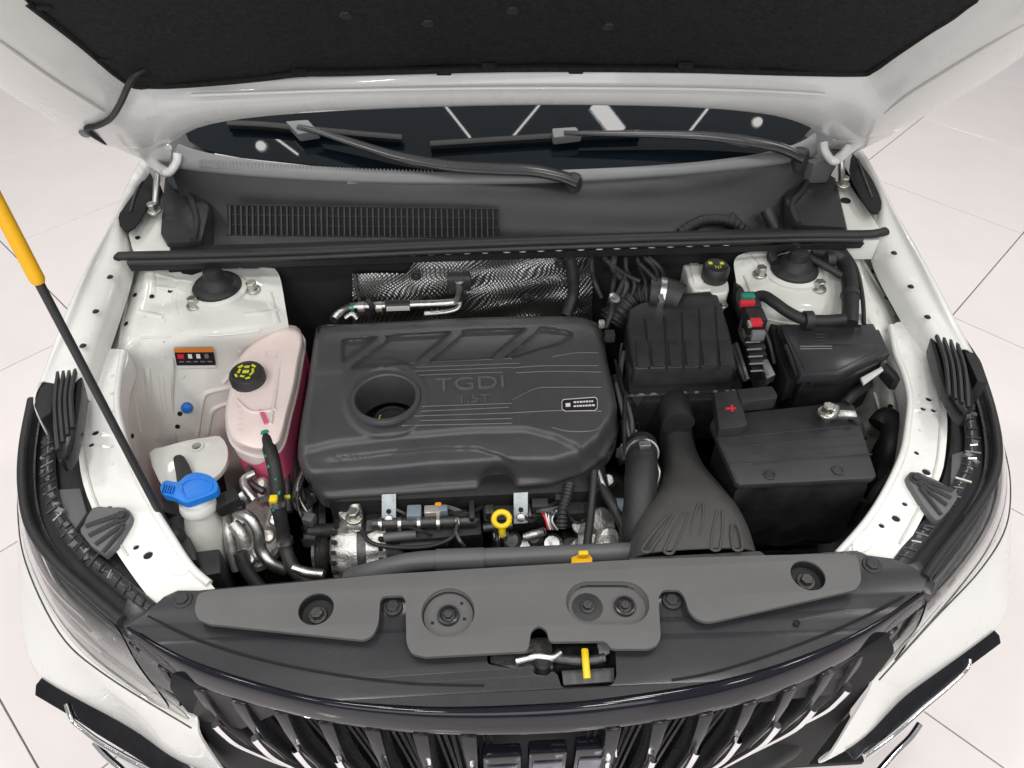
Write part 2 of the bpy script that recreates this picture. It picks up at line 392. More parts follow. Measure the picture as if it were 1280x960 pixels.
# hinge pillars: white plates between the fender slot and the cowl end
for pts, st in (([(176,262),(200,258),(215,285),(212,312),(166,314),(160,292)], 1), ([(1046,232),(1062,230),(1085,262),(1100,285),(1100,300),(1062,300)], -1)):
    pl = plate('hinge_pillar', T(pts, 1.035), 'apron_paint', car, .05, (), .004)
for px in ((160,288),(172,297)): put('hole', hm, P(*px, 1.037), pl)
o = lathe('hole', [(.011, 0), (.011, .0015), (.009, .0015), (.0085, -.006)], P(1057,251,1.036), 'deep', pl)

for px in ([(190,208),(164,236),(146,272),(156,294),(185,294),(204,240)], [(1064,182),(1088,210),(1106,250),(1098,272),(1078,268),(1050,215)]):
    plate('slot_dark_plate', T(px, 1.0), 'black', car, .02, (), .002)  # black plate added below the slot so it reads as shaded
for px in ([(196,196),(212,150),(262,140),(262,170),(240,178),(262,192),(228,214),(208,212)], [(1052,186),(1040,140),(985,132),(990,160),(1010,172),(985,190),(1018,205),(1042,204)]):
    plate('pillar_base', T(px, 1.095), 'grey_plastic', car, .05, (), .006)
for px, rb in (([(186,212),(172,224),(158,245),(148,272),(154,287),(168,284),(182,262),(192,235)], [(180,222),(170,242),(163,266)]), ([(1068,188),(1080,205),(1092,228),(1102,252),(1098,266),(1086,262),(1072,238),(1062,212)], [(1072,200),(1080,222),(1090,248)])):
    so = plate('slot_shade', cr(T(px, 1.06), 2, True), 'deep', car, .004, (), 0)  # dark plate laid on the flange, painting in the slot's shade
    tube('slot_web', T(rb, 1.0605), .004, 'dark_metal', so, 6)
# ---- tie rails beside the radiator
RP = ((0, .62, .856), (0, -.165, 1))
def rail(outer, holes):
    pts = [PL(x, y, *RP) for x, y in outer]
    pts = cr([Vector(p) for p in pts], 3, True)
    r = plate('tie_rail', pts, 'paint', car, .045, [circ(x, y, rr, 0, 12, plane=RP) for x, y, rr in holes], .005, 3)
    for x, y, rr in holes:
        lathe('hole', [(rr*1.02, -.008), (rr*1.02, -.0028), (.0005, -.0026)], PL(x, y, *RP), 'deep', r, 12)
    return r
rl = rail([(126,440),(112,480),(102,520),(98,560),(104,605),(122,650),(150,697),(182,742),(196,760),(268,748),(262,728),(240,706),(215,668),(192,630),(172,590),(158,550),(150,510),(152,475),(160,440)],
     [(119,541,.0062),(114,556,.005),(136,636,.006),(170,684,.005),(185,694,.0078)])
rr_ = rail([(1146,402),(1162,430),(1174,465),(1182,504),(1184,539),(1179,585),(1167,614),(1154,645),(1128,692),(1112,715),(1040,715),(1045,693),(1080,653),(1105,614),(1126,568),(1133,529),(1135,497),(1128,467),(1118,440),(1112,408)],
     [(1161,499,.0058),(1154,511,.005),(1167,513,.005),(1146,566,.0048),(1158,590,.0075),(1131,630,.0048),(1120,648,.0072),(1102,657,.005)])
# raised inner lips of the rails
for pts, pr in (([(155,440),(149,475),(147,510),(156,552),(170,592),(190,632),(213,670),(238,708),(262,730)], rl), ([(1113,408),(1119,440),(1130,467),(1137,497),(1135,529),(1128,568),(1107,614),(1082,653),(1047,693)], rr_)):
    tube('lip', [PL(x, y, *RP)+Vector((0, 0, .001)) for x, y in pts], .0065, 'paint', pr, 8, 6)

# raised pads and sealer beads on the rails
for pts, pr in (([(212,705),(228,694),(240,706),(230,720),(215,718)], rl), ([(1068,672),(1085,664),(1094,676),(1082,690),(1066,690)], rr_)):
    plate('raised_pad', cr([PL(x, y, *RP)+Vector((0, 0, .003)) for x, y in pts], 3, True), 'paint', pr, .006, (), .002)
for pts, pr in (([(118,470),(108,520),(106,565),(114,610),(132,652),(160,695)], rl), ([(1152,430),(1166,470),(1174,510),(1174,550),(1168,590),(1150,632),(1124,680)], rr_)):
    tube('sealer_bead', [PL(x, y, *RP)+Vector((0, 0, .0005)) for x, y in pts], .0022, 'sealer', pr, 6)
wm = bolt_mesh('weld', .0035, .0012, 'apron_paint', False)
for pts, pr in (([(140,470+k*22) for k in range(6)], rl), ([(1150,450+k*22) for k in range(5)], rr_)):
    for x, y in pts: put('weld', wm, PL(x, y, *RP)+Vector((0, 0, .0005)), pr)
# ---- bay floor, firewall, side darkness: unpainted undertray
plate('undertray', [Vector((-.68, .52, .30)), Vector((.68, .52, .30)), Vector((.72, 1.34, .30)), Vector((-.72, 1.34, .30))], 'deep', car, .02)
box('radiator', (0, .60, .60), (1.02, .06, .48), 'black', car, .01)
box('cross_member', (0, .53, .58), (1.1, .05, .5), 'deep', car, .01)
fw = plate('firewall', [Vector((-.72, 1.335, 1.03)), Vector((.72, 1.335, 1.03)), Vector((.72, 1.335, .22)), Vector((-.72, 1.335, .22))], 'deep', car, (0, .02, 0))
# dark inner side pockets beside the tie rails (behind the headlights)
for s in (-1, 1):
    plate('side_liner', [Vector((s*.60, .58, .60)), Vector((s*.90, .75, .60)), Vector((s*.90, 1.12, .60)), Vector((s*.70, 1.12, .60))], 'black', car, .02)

# ---- cowl
WP = ((0, 1.5, 1.085), (0, -math.sin(math.radians(28)), math.cos(math.radians(28))))
def W(x, y, o=0): return PL(x, y, (WP[0][0], WP[0][1], WP[0][2]+o), WP[1])
base = [(228,158),(236,176),(258,188),(300,196),(420,209),(560,216),(700,213),(850,206),(960,191),(1002,174),(1016,158)]
top = [(262,60),(268,60),(290,60),(330,60),(430,60),(560,60),(700,60),(850,60),(950,60),(985,60),(990,60)]
ws = sheet('windshield', [[W(*p) for p in base], [W(x, 120) for x, _ in base], [W(*p) for p in top]], 'windshield_glass', car, .005, 0)
ctop = [(212,205),(238,212),(330,222),(450,228),(560,230),(700,228),(850,219),(960,207),(1006,198),(1022,190)]
cbase = [(222,182),(246,194),(330,207),(450,216),(560,220),(700,217),(850,210),(960,196),(1004,182),(1020,168)]
trim = sheet('cowl_trim', [[W(x, y-4, .012) for x, y in cbase], [W(x, y, .016) for x, y in cbase], [W(x, y, .008) for x, y in ctop], [W(x, y+3, -.006) for x, y in ctop]], 'trim', car, .003, 2)
for i in range(64):   # knurling on the left half of the trim band
    t = i/63; x = 250+t*290; y = 199+21*t-6*t*t*1.2
    a = W(x, y, .0155); b = W(x+2, y+10, .010)
    o = tube('rib', [a, b], .0016, 'trim', trim, 5, 1, straight=True)
cw = sheet('cowl_panel', [[W(x, y+2, -.004) for x, y in ctop],
    T([(222,228),(248,240),(335,244),(450,246),(560,246),(700,246),(850,244),(950,232),(992,222),(1008,214)], 1.06),
    T([(232,262),(262,264),(340,268),(450,270),(560,270),(700,272),(850,274),(945,262),(985,256),(1000,246)], 1.02),
    T([(240,300),(268,300),(345,300),(450,299),(560,298),(700,297),(850,294),(945,291),(985,288),(1000,286)], .985),
    T([(236,320),(266,320),(345,318),(450,316),(560,314),(700,311),(850,307),(945,304),(985,302),(1000,301)], .985)], 'cowl_plastic', car, .004, 2)
# vent grille of upright slats in three tiers
vent = plate('vent_backing', [PL(x, y, (0, 1.385, 1.0), (0, -.75, .66)) for x, y in ((283,256),(622,262),(622,297),(286,293))], 'deep', car, (0, .004, -.004), (), 0)
VP = ((0, 1.379, 1.0), (0, -.75, .66))
for i in range(47):
    x = 287+i*7.15
    a = PL(x, 257+i*.11, *VP); b = PL(x+.5, 294+i*.07, *VP)
    tube('vent_slat', [a, b], .0026, 'plastic', vent, 5, 1, straight=True)
for k in range(4):
    a = PL(283, 256+k*12.4, *VP); b = PL(623, 261+k*12, *VP)
    tube('vent_rail', [a+Vector((0, .003, -.002)), b+Vector((0, .003, -.002))], .0018, 'black', vent, 6, 1, straight=True)
# small black feet clipped over the trim
for (x, y) in ((443,236),(825,222)):
    plate('clip', [W(x-10, y-14, .012), W(x+10, y-15, .012), W(x+11, y+12, -.03), W(x-9, y+13, -.03)], 'trim', car, (0, .012, -.02), (), .003)
# cowl end pieces
for px, z in (([(205,222),(232,205),(262,258),(252,300),(208,304),(200,290)], 1.045), ([(1045,222),(1010,200),(980,244),(992,280),(1058,284),(1052,258)], 1.045)):
    plate('cowl_end', T(px, z), 'cowl_plastic', car, .06, (), .006)
for px in (([(222,200),(236,240),(246,274),(242,300)]), ([(1020,205),(1004,236),(990,256),(998,280)])):
    tube('cowl_edge', T(px, 1.048), .007, 'plastic', car, 8)
# plenum shapes behind the seal on the right
rippled('plenum_hose', [P(850,292,1.0), P(880,276,1.02), P(915,278,1.02), P(935,292,1.0)], .012, .001, 14, 'rubber', car)
tube('plenum_pipe', [P(958,262,1.04), P(965,278,1.02), P(974,300,.99)], .014, 'plastic', car)
tube('plenum_pipe', [P(912,270,1.02), P(925,285,1.0), P(932,300,.98)], .012, 'plastic', car)
sl = tube('cowl_seal', T([(150,321),(158,320),(260,318),(400,313),(560,306),(700,301),(860,296),(1000,293),(1080,293),(1100,291),(1107,289)], 1.048), .0105, 'rubber', car, 12, 6, .8)
tube('seal_lip', T([(160,328),(260,326),(400,321),(560,314),(700,309),(860,304),(1000,300),(1078,300)], 1.04), .006, 'plastic', sl, 8)
cb = sheet('cowl_bracket', [T([(160,330),(400,324),(640,316),(860,309),(1080,303)], 1.035), T([(165,338),(400,331),(640,323),(860,316),(1075,309)], 1.02)], 'black', car, .003, 0)
for i in range(22):
    x = 425+i*23; put('clip', BOLT_W, P(x+random.uniform(-3, 3), 322-i*.75, 1.033), cb).scale = (1.0, .35, .3)

# ---- wipers
def wiper(arm, armr, blade, head, pivot):
    wp = tube('wiper', [W(x, y, o) for x, y, o in arm], armr, 'satin_panel', car, 10, 8, .55)
    tube('blade', [W(x, y, .02) for x, y in blade], .0085, 'rubber', wp, 8, 6, .8)
    tube('blade_edge', [W(x, y+4, .008) for x, y in blade], .004, 'deep', wp, 6)
    plate('adapter', [W(x, y, .045) for x, y in head], 'trim', wp, (0, .012, -.024), (), .004)
    lathe('pivot_cap', [(.02, -.03), (.021, 0), (.017, .012), (.006, .016)], W(*pivot), 'plastic', wp, 20)
wiper([(372,158,.045),(400,165,.045),(440,178,.04),(500,196,.035),(560,207,.03),(620,211,.028),(665,213,.028),(700,220,.022),(722,228,.018)],
      lambda t: .007+.012*min(1, t*1.7), [(285,154),(330,156),(370,160),(430,166),(503,172)], [(356,151),(385,149),(398,164),(372,168)], (716,226,.01))
wiper([(705,166,.045),(760,167,.045),(830,168,.045),(880,170,.045),(930,176,.042),(975,185,.035),(1004,198,.03)],
      lambda t: .007+.012*min(1, t*1.5), [(538,180),(600,176),(680,171),(740,168),(800,166)], [(690,160),(720,158),(728,168),(692,172)], (1000,194,.01))

# ---- hood
HA = math.radians(48); HN = Vector((0, math.sin(HA), math.cos(HA))); HD = Vector((0, -math.cos(HA), math.sin(HA))); H0 = Vector((0, 1.54, 1.13))
def H(x, y, o=0.0): return PL(x, y, H0+HN*o, HN)
def hs(p): return (p-H0).dot(HD)
hood = sheet_stations = None
ST = [((34,3),(-30,28),(-60,78)),((100,55),(65,98),(45,140)),((150,97),(128,138),(104,180)),((165,106),(165,152),(150,188)),((190,108),(200,130),(204,193)),
 ((235,107),(235,128),(233,158)),((322,99),(322,123),(330,145)),((430,93),(430,119),(430,137)),((640,88),(640,116),(640,129)),((850,88),(850,117),(850,131)),((960,91),(960,121),(960,141)),
 ((1040,93),(1030,126),(1014,157)),((1075,93),(1075,127),(1043,184)),((1090,89),(1108,138),(1098,172)),((1120,68),(1140,115),(1128,162)),((1170,34),(1205,75),(1195,126)),((1220,0),(1280,30),(1280,76))]
rows = [[], [], [], []]
for i, (a, b, c) in enumerate(ST):
    side = i < 4 or i > 12
    rows[0].append(H(*a, .035)); rows[1].append(H(*b, .0)); rows[2].append(H(*c, .0 if side else -.004)); rows[3].append(rows[2][-1]+HN*.022)
def ext(p, xe, se): q = H0+HD*se+HN*((p-H0).dot(HN)); q.x = xe; return q
far = [[(-.655, .86), (-.71, .93), (-.745, .985), (-.745, .985)], [(.66, .86), (.715, .93), (.75, .985), (.75, .985)]]
for k in range(4):
    L0 = ext(rows[k][0], *far[0][k]); R0 = ext(rows[k][-1], *far[1][k])
    Lm = rows[k][0].lerp(L0, .5); Lm.x -= .02; Rm = rows[k][-1].lerp(R0, .5); Rm.x += .02
    C0 = ext(rows[k][8], 0, far[0][k][1]+.04)
    rows[k] = [L0, Lm]+rows[k]+[Rm, R0]
hood = sheet('hood', rows, 'paint', car, .008, 2, 1)
# front cross strip of the hood frame (beyond the picture)
sheet('front_strip', [[rows[k][0], rows[k][0].lerp(rows[k][-1], .5)+HD*.05, rows[k][-1]] for k in range(4)], 'paint', hood, .008, 2, 1)
re_ = [p+HN*.028 for p in rows[2][5:16]]; n_re = len(re_); fL, fR = rows[2][0]+HN*.028, rows[2][-1]+HN*.028
g = []
for t in range(7):
    r_ = []
    for k, p in enumerate(re_):
        e_ = fL.lerp(fR, k/(n_re-1))+HD*(.05*math.sin(math.pi*k/(n_re-1)))
        r_.append(p.lerp(e_, t/6)+HN*(.03*math.sin(math.pi*k/(n_re-1))*math.sin(math.pi*min(1, t/6)))+HN*.05*min(1, t/1.5)*math.sin(math.pi*k/(n_re-1))**.3)
    g.append(r_)
sheet('outer_panel', g, 'paint', hood, .003, 1)
pads = rows[0]
pl_ = [p+HN*.004 for p in pads[:len(pads)//2+1]]; pr_ = [p+HN*.004 for p in pads[len(pads)//2:]][::-1]
g = [[a.lerp(b, t/24)+HN*(.012*math.sin(math.pi*t/24)+.004*math.sin(t*1.7+i*.9)) for t in range(25)] for i, (a, b) in enumerate(zip(pl_, pr_))]
pad = sheet('insulation_pad', g, 'felt', hood, .01, 1)
E2 = [(175,106),(235,106),(322,98),(376,92),(430,91),(640,86),(850,87),(960,90),(1070,92)]
tube('pad_hem', [H(x, y, .03) for x, y in [(34,3),(100,54),(150,96)]+E2+[(1090,88),(1120,67),(1170,33),(1220,-1)]], .006, 'felt', pad, 6, 5)
for (x, y) in ((55,10),(375,93),(555,91),(612,86),(720,89),(858,85),(940,90),(130,76),(180,98)):
    plate('pad_tab', [H(x-10, y-1, .026), H(x+10, y-1, .026), H(x+9, y+4, .026), H(x-9, y+4, .026)], 'felt', pad, HN*.01, (), .002)
clipm = bolt_mesh('pad_clip', .011, .006, 'plastic')
for (x, y) in ((432,16),(535,26),(640,10),(760,30),(845,10),(270,20),(1000,22),(920,60),(330,70)):
    put('pad_clip', clipm, H(x, y, .044), pad, (math.pi-HA, 0, 0)).rotation_euler = (-HN).to_track_quat('Z', 'Y').to_euler()
for (x, y) in ((262,146),(991,132)):
    lathe('drain_hole', [(.016, 0), (.016, .002), (.0135, .002), (.012, -.004)], H(x, y, .0098), 'deep', hood, 20, -HN)
for (x, y) in ((40,106),(1211,89)):
    lathe('drain_hole', [(.004, 0), (.004, .002), (.003, .002), (.0025, -.003)], H(x, y, -.003), 'deep', hood, 12, -HN)
for pts, o_, r_, m_ in (([(-60,12),(0,52),(65,98),(128,138)], -.001, .0045, 'paint'), ([(1106,140),(1118,131),(1140,115),(1205,75),(1280,30),(1330,0)], -.001, .0045, 'paint'),
                        ([(-20,92),(45,132),(100,168)], -.002, .0018, 'dark_metal'), ([(1300,54),(1195,116),(1130,154)], -.002, .0018, 'dark_metal'), ([(240,119),(330,116),(430,113),(640,110),(850,111),(960,114),(1030,118)], -.001, .004, 'paint')):
    tube('pressed_fold', [H(x, y, o_) for x, y in pts], r_, m_, hood, 8)
# washer hose along the left of the hood
tube('washer_hose', [H(180,88,.01), H(168,95,.0), H(160,108,-.006), H(150,130,-.01), H(138,148,-.012), H(122,157,-.012), H(108,161,-.012), H(118,170,-.01), H(132,178,0)], .0055, 'rubber', hood, 8)
lathe('hose_clip', [(.012, 0), (.012, .012), (.008, .016)], H(107,160,.002), 'trim', hood, 12, -HN)
for sgn, arm, pin, lug in ((-1, [(138,172),(165,185),(190,203),(206,214)], [(196,218),(195,240),(193,265)], [(150,168),(175,180),(215,188),(212,206),(196,215),(178,200),(140,184)]),
                      (1, [(1118,160),(1085,172),(1060,188),(1046,200)], [(1052,200),(1052,215),(1053,232)], [(1112,152),(1080,162),(1040,176),(1036,192),(1050,202),(1072,190),(1118,168)])):
    hg = tube('hinge', T(arm, 1.115), .012, 'paint', hood, 10, 6, .6)
    plate('hinge_plate', [H(x, y, -.004) for x, y in lug], 'paint', hg, HN*.012, (), .004)
    tube('link', T([pin[0]+(1.11,), pin[1]+(1.085,), pin[2]+(1.05,)]), .007, 'steel', hg, 8)
    put('nut', NUT, P(*pin[2], 1.05), hg)
    tube('curl', [P(arm[2][0], arm[2][1]-4, 1.125), P(arm[3][0]-sgn*2, arm[3][1]+2, 1.11), P(arm[3][0]+sgn*-14, arm[3][1]-10, 1.12), P(arm[3][0]-sgn*16, arm[3][1]-22, 1.135)], .009, 'paint', hg, 8)

# ---- bumper
BL = [[(20,610,.775),(24,690,.765),(44,751,.762),(74,791,.76),(111,828,.755),(151,858,.75),(202,889,.745),(242,912,.74)],
 [(22,660,.70),(22,740,.67),(52,795,.665),(92,835,.66),(138,872,.65),(178,900,.645),(220,928,.64),(262,940,.63)],
 [(24,720,.62),(24,843,.575),(56,863,.57),(100,886,.56),(145,908,.555),(183,930,.55),(215,960,.545),(292,985,.53)]]
BR = [[(1262,600,.775),(1256,660,.765),(1230,707,.762),(1186,751,.76),(1152,788,.755),(1129,811,.75),(1110,833,.745),(1098,850,.74)],
 [(1264,640,.70),(1265,715,.67),(1242,752,.665),(1202,790,.66),(1158,825,.65),(1120,855,.645),(1092,885,.64),(1066,895,.63)],
 [(1264,700,.62),(1266,783,.575),(1248,795,.57),(1213,821,.56),(1166,854,.555),(1125,882,.55),(1084,936,.545),(1030,962,.53)]]
SL = ([(43,856,.572),(81,876,.565),(132,901,.558),(183,930,.55),(213,958,.545),(250,995,.535)], [(44,869,.555),(88,895,.545),(122,918,.54),(160,941,.535),(193,962,.53),(228,995,.525)], [(82,880,.565),(90,900,.548),(100,909,.542),(122,926,.535),(157,947,.53),(191,966,.525),(225,996,.52)], [(118,928,.50),(132,944,.49),(150,960,.48),(170,980,.47)])
SR = ([(1251,794,.572),(1213,821,.565),(1166,854,.558),(1125,882,.55),(1084,935,.545),(1070,950,.54)], [(1251,804,.555),(1212,833,.55),(1182,858,.545),(1152,882,.54),(1116,914,.535),(1080,942,.525)], [(1212,823,.565),(1209,836,.552),(1184,860,.545),(1154,885,.54),(1118,917,.534),(1080,945,.524)], [(1150,905,.50),(1138,922,.49),(1120,940,.48),(1098,965,.47)])
for B_, SS, s in ((BL, SL, -1), (BR, SR, 1)):
    r = [T(x) for x in B_]; back = [p+Vector((-s*.004, .03, -.008)) for p in r[0]]
    bp = sheet('bumper', [back]+r+[[p+Vector((-s*.016, .018, -.003)) for p in r[2]]], 'paint', car, .004, 2)
    a_, b_, c_, d_ = [T(x) for x in SS]
    sheet('intake_strip', [[p+Vector((-s*.012, .014, .004)) for p in a_], [p+Vector((-s*.001, .001, -.003)) for p in a_], b_, [p+Vector((-s*.02, .03, -.01)) for p in b_]], 'slat_black', bp, .003, 0)
    tube('trim_strip', c_, lambda t: .0035+.003*t, 'chrome', bp, 8)
    tube('trim_strip', d_, .006, 'chrome', bp, 8)
    lo = [p+Vector((-s*.05, .07, -.02)) for p in b_]
    sheet('lower_skirt', [lo, [p+Vector((-s*.03, .05, -.16)) for p in lo], [p+Vector((-s*.1, .2, -.2)) for p in lo]], 'black', bp, .003, 1)

# ---- grille
gT = [(158,782),(200,808),(255,833),(356,864),(425,877),(500,883),(566,885),(660,882),(744,876),(855,860),(924,846),(998,823),(1085,786),(1156,738)]
gB = [(165,806),(208,840),(252,864),(350,892),(423,907),(500,916),(566,920),(660,920),(750,914),(860,898),(927,883),(990,861),(1078,819),(1152,760)]
Tp = T(gT, .872); Bp = T(gB, .822)
def fwd(ps):
    o = []
    for i in range(len(ps)):
        d = (ps[min(i+1, len(ps)-1)]-ps[max(i-1, 0)]); n = Vector((d.y, -d.x, 0)).normalized(); o.append(n)
    return o
nf = fwd(Tp); Z = Vector((0, 0, 1))
def mixpx(f_, z): return T([(a[0]*(1-f_)+b[0]*f_, a[1]*(1-f_)+b[1]*f_) for a, b in zip(gT, gB)], z)
grille = sheet('grille', [[p-n*.004-Z*.012 for p, n in zip(Tp, nf)], [p-n*.001-Z*.001 for p, n in zip(Tp, nf)], mixpx(.10, .8725), mixpx(.36, .866), mixpx(.66, .848), [b+n*.001 for b, n in zip(Bp, nf)], [b-n*.006-Z*.012 for b, n in zip(Bp, nf)]], 'gloss', car, .004, 2)
gc = cr(Bp, 8); L = [0]
for a, b in zip(gc, gc[1:]): L.append(L[-1]+(b-a).length)
def along(s):
    for i in range(len(L)-1):
        if L[i+1] >= s: return gc[i].lerp(gc[i+1], (s-L[i])/(L[i+1]-L[i])), (gc[i+1]-gc[i]).normalized()
    return gc[-1], (gc[-1]-gc[-2]).normalized()
bk = cr([p-n*.075-Z*.01 for p, n in zip(Bp, nf)], 4)
sheet('backing', [bk, [p+Vector((0, 0, -.42)) for p in bk]], 'deep', grille, .003, 0)
for i0, px in ((slice(0, 4), [(186,850,.76),(212,880,.745),(245,914,.725),(300,925,.70)]), (slice(-4, None), [(1060,880,.70),(1094,852,.725),(1118,822,.745),(1146,784,.76)])):
    q = Bp[i0]; sheet('end_filler', [[p-n*.006 for p, n in zip(q, nf[i0])], [p+Vector((0, .02, 0)) for p in T(px)]], 'black', grille, .003, 0)
NS = 19
for i in range(NS+1):
    s = L[-1]*(.0+1.0*i/NS); p, t = along(s); n = Vector((t.y, -t.x, 0)); u = abs(p.x)
    if abs(i-NS/2) < .6: continue
    lean = Vector((-p.x*.16, 0, 0))
    def sect(zz, wd, dp, q): return [q+t*wd-n*dp-Z*zz, q+t*wd*.62+n*.004-Z*zz, q-t*wd*.62+n*.004-Z*zz, q-t*wd-n*dp-Z*zz]
    bm = bmesh.new(); rings = []
    for zz, wd in ((.002, .0185), (.05, .0155), (.10, .011), (.2, .0085), (.36, .0075)):
        q = p-n*.003-n*.002*(zz*10)+lean*(zz/.4)+n*(.02*math.sin(min(1, zz/.3)*math.pi))
        rings.append([bm.verts.new(v) for v in sect(zz, wd, .055, q)])
    for a, b in zip(rings, rings[1:]):
        for k in range(4): bm.faces.new((a[k], a[(k+1) % 4], b[(k+1) % 4], b[k]))
    bm.faces.new(rings[0]); bm.faces.new(rings[-1][::-1]); bmesh.ops.recalc_face_normals(bm, faces=bm.faces); bevel_sharp(bm, .0025, 2)
    sl_ = fin('slat', bm, 'slat_black', grille)
    pts = []
    for zz in (.085, .11, .16, .24, .34):
        q = p-n*.002*(zz*10)+lean*(zz/.4)+n*(.02*math.sin(min(1, zz/.3)*math.pi)+.007); pts.append(q-Z*zz)
    tube('slat_tip', pts, lambda t_: .0062-.0028*t_, 'chrome', sl_, 8, 4)
    for dd in (-.028, -.017, .017, .028):   # thin fins in the gaps
        f0 = p+t*dd-n*.016; tube('fin', [f0-Z*.0, f0+lean*.4-Z*.15, f0+lean*.9-Z*.36], .0026, 'satin_panel', grille, 4, 1, straight=True)
vb = [b-Z*(b.z-.46)+n*.004 for b, n in zip(Bp, nf)]
sheet('lower_valance', [[p+Vector((0, .06, .01)) for p in vb], vb, [p+Vector((0, -.012, -.03)) for p in vb], [p+Vector((0, .0, -.12)) for p in vb], [p+Vector((0, .05, -.22)) for p in vb]], 'black', grille, .004, 2)
# emblem: three upright blocks in the middle
em = None
for k, x in enumerate((627, 684, 742)):
    c = P(x, 934-(k*5), .76)
    b_ = box('emblem_bar', c+Vector((0, -.006, -.055)), (.058, .022, .12), 'gloss', grille, .006)
    box('emblem_face', c+Vector((0, -.0185, -.075)), (.046, .006, .10), 'emblem_blue', b_, .004)
tube('emblem_frame', [P(490,908,.80), P(497,903,.802), P(525,902,.803)], .0022, 'chrome', grille, 6)
tube('emblem_frame', [P(748,893,.806), P(762,900,.80), P(768,912,.78), P(770,945,.72)], .0022, 'chrome', grille, 6)

# ---- gloss top panel behind the grille
fr = cr([p-n*.003-Z*.003 for p, n in zip(Tp, nf)], 4)
rear = T([(1160,722),(1140,708),(1115,698),(1085,694),(1070,688),(900,700),(640,712),(420,722),(270,736),(248,738),(222,738),(205,746),(180,768)], .873)
LT = round_poly([(609,800),(645,792),(660,782),(690,780),(692,797),(760,795),(769,806),(771,845),(765,857),(702,860),(697,843),(690,838),(684,845),(668,843),(664,832),(640,836),(609,830)], 5)
tp = plate('top_panel', [*fr, *rear], 'satin_panel', car, .006, [T(LT[::-1], .872)], .0015, 1)
# pressed groove line of the panel
tube('groove', T([(185,770),(250,800),(330,825),(420,843),(500,853),(560,856),(605,857)], .8722), .0016, 'deep', tp, 5)
tube('groove', T([(840,850),(900,838),(980,812),(1060,780),(1130,745)], .8725), .0016, 'deep', tp, 5)
for x, y in ((228,749),(491,758),(840,750),(1090,706)):
    bb = put('push_rivet', BOLT_B, P(x, y, .874), tp); bb.scale = (1.3, 1.3, .8)
for x, y in ((996,779),): put('hole', hm, P(x, y, .873), tp)

# ---- headlights
EL = [[(38,505,.885),(28,560,.88),(26,610,.875),(34,660,.87),(62,705,.868),(105,745,.866),(152,784,.866)],
      [(34,512,.86),(22,560,.855),(18,610,.85),(22,668,.845),(48,722,.842),(92,768,.84),(165,832,.84)],
      [(36,540,.79),(26,590,.78),(23,640,.775),(33,704,.77),(74,790,.765),(130,842,.76),(240,910,.742)]]
ER = [[(1222,460,.885),(1240,510,.88),(1250,560,.875),(1246,600,.87),(1222,645,.868),(1187,690,.866),(1160,728,.866)],
      [(1226,458,.86),(1247,505,.855),(1259,560,.85),(1261,612,.845),(1247,662,.842),(1212,717,.84),(1158,780,.84)],
      [(1230,490,.79),(1252,550,.78),(1262,600,.775),(1257,658,.77),(1225,712,.765),(1165,776,.76),(1098,850,.742)]]
HL = [(52,480),(75,455),(108,448),(104,520),(98,560),(106,610),(126,660),(155,706),(192,752),(168,788),(150,786),(100,745),(60,703),(36,655),(29,600),(32,555),(42,505)]
HR = [(1208,428),(1190,415),(1168,405),(1176,465),(1187,505),(1187,560),(1172,618),(1150,662),(1118,708),(1140,735),(1160,732),(1200,685),(1230,638),(1247,600),(1249,555),(1238,500),(1222,455)]
BK1L = [(66,475),(72,455),(90,447),(100,452),(103,480),(98,520),(90,560),(78,575),(70,570),(68,520)]
BK1R = [(1162,415),(1172,408),(1192,414),(1200,425),(1212,470),(1218,505),(1210,520),(1196,508),(1180,480),(1170,450)]
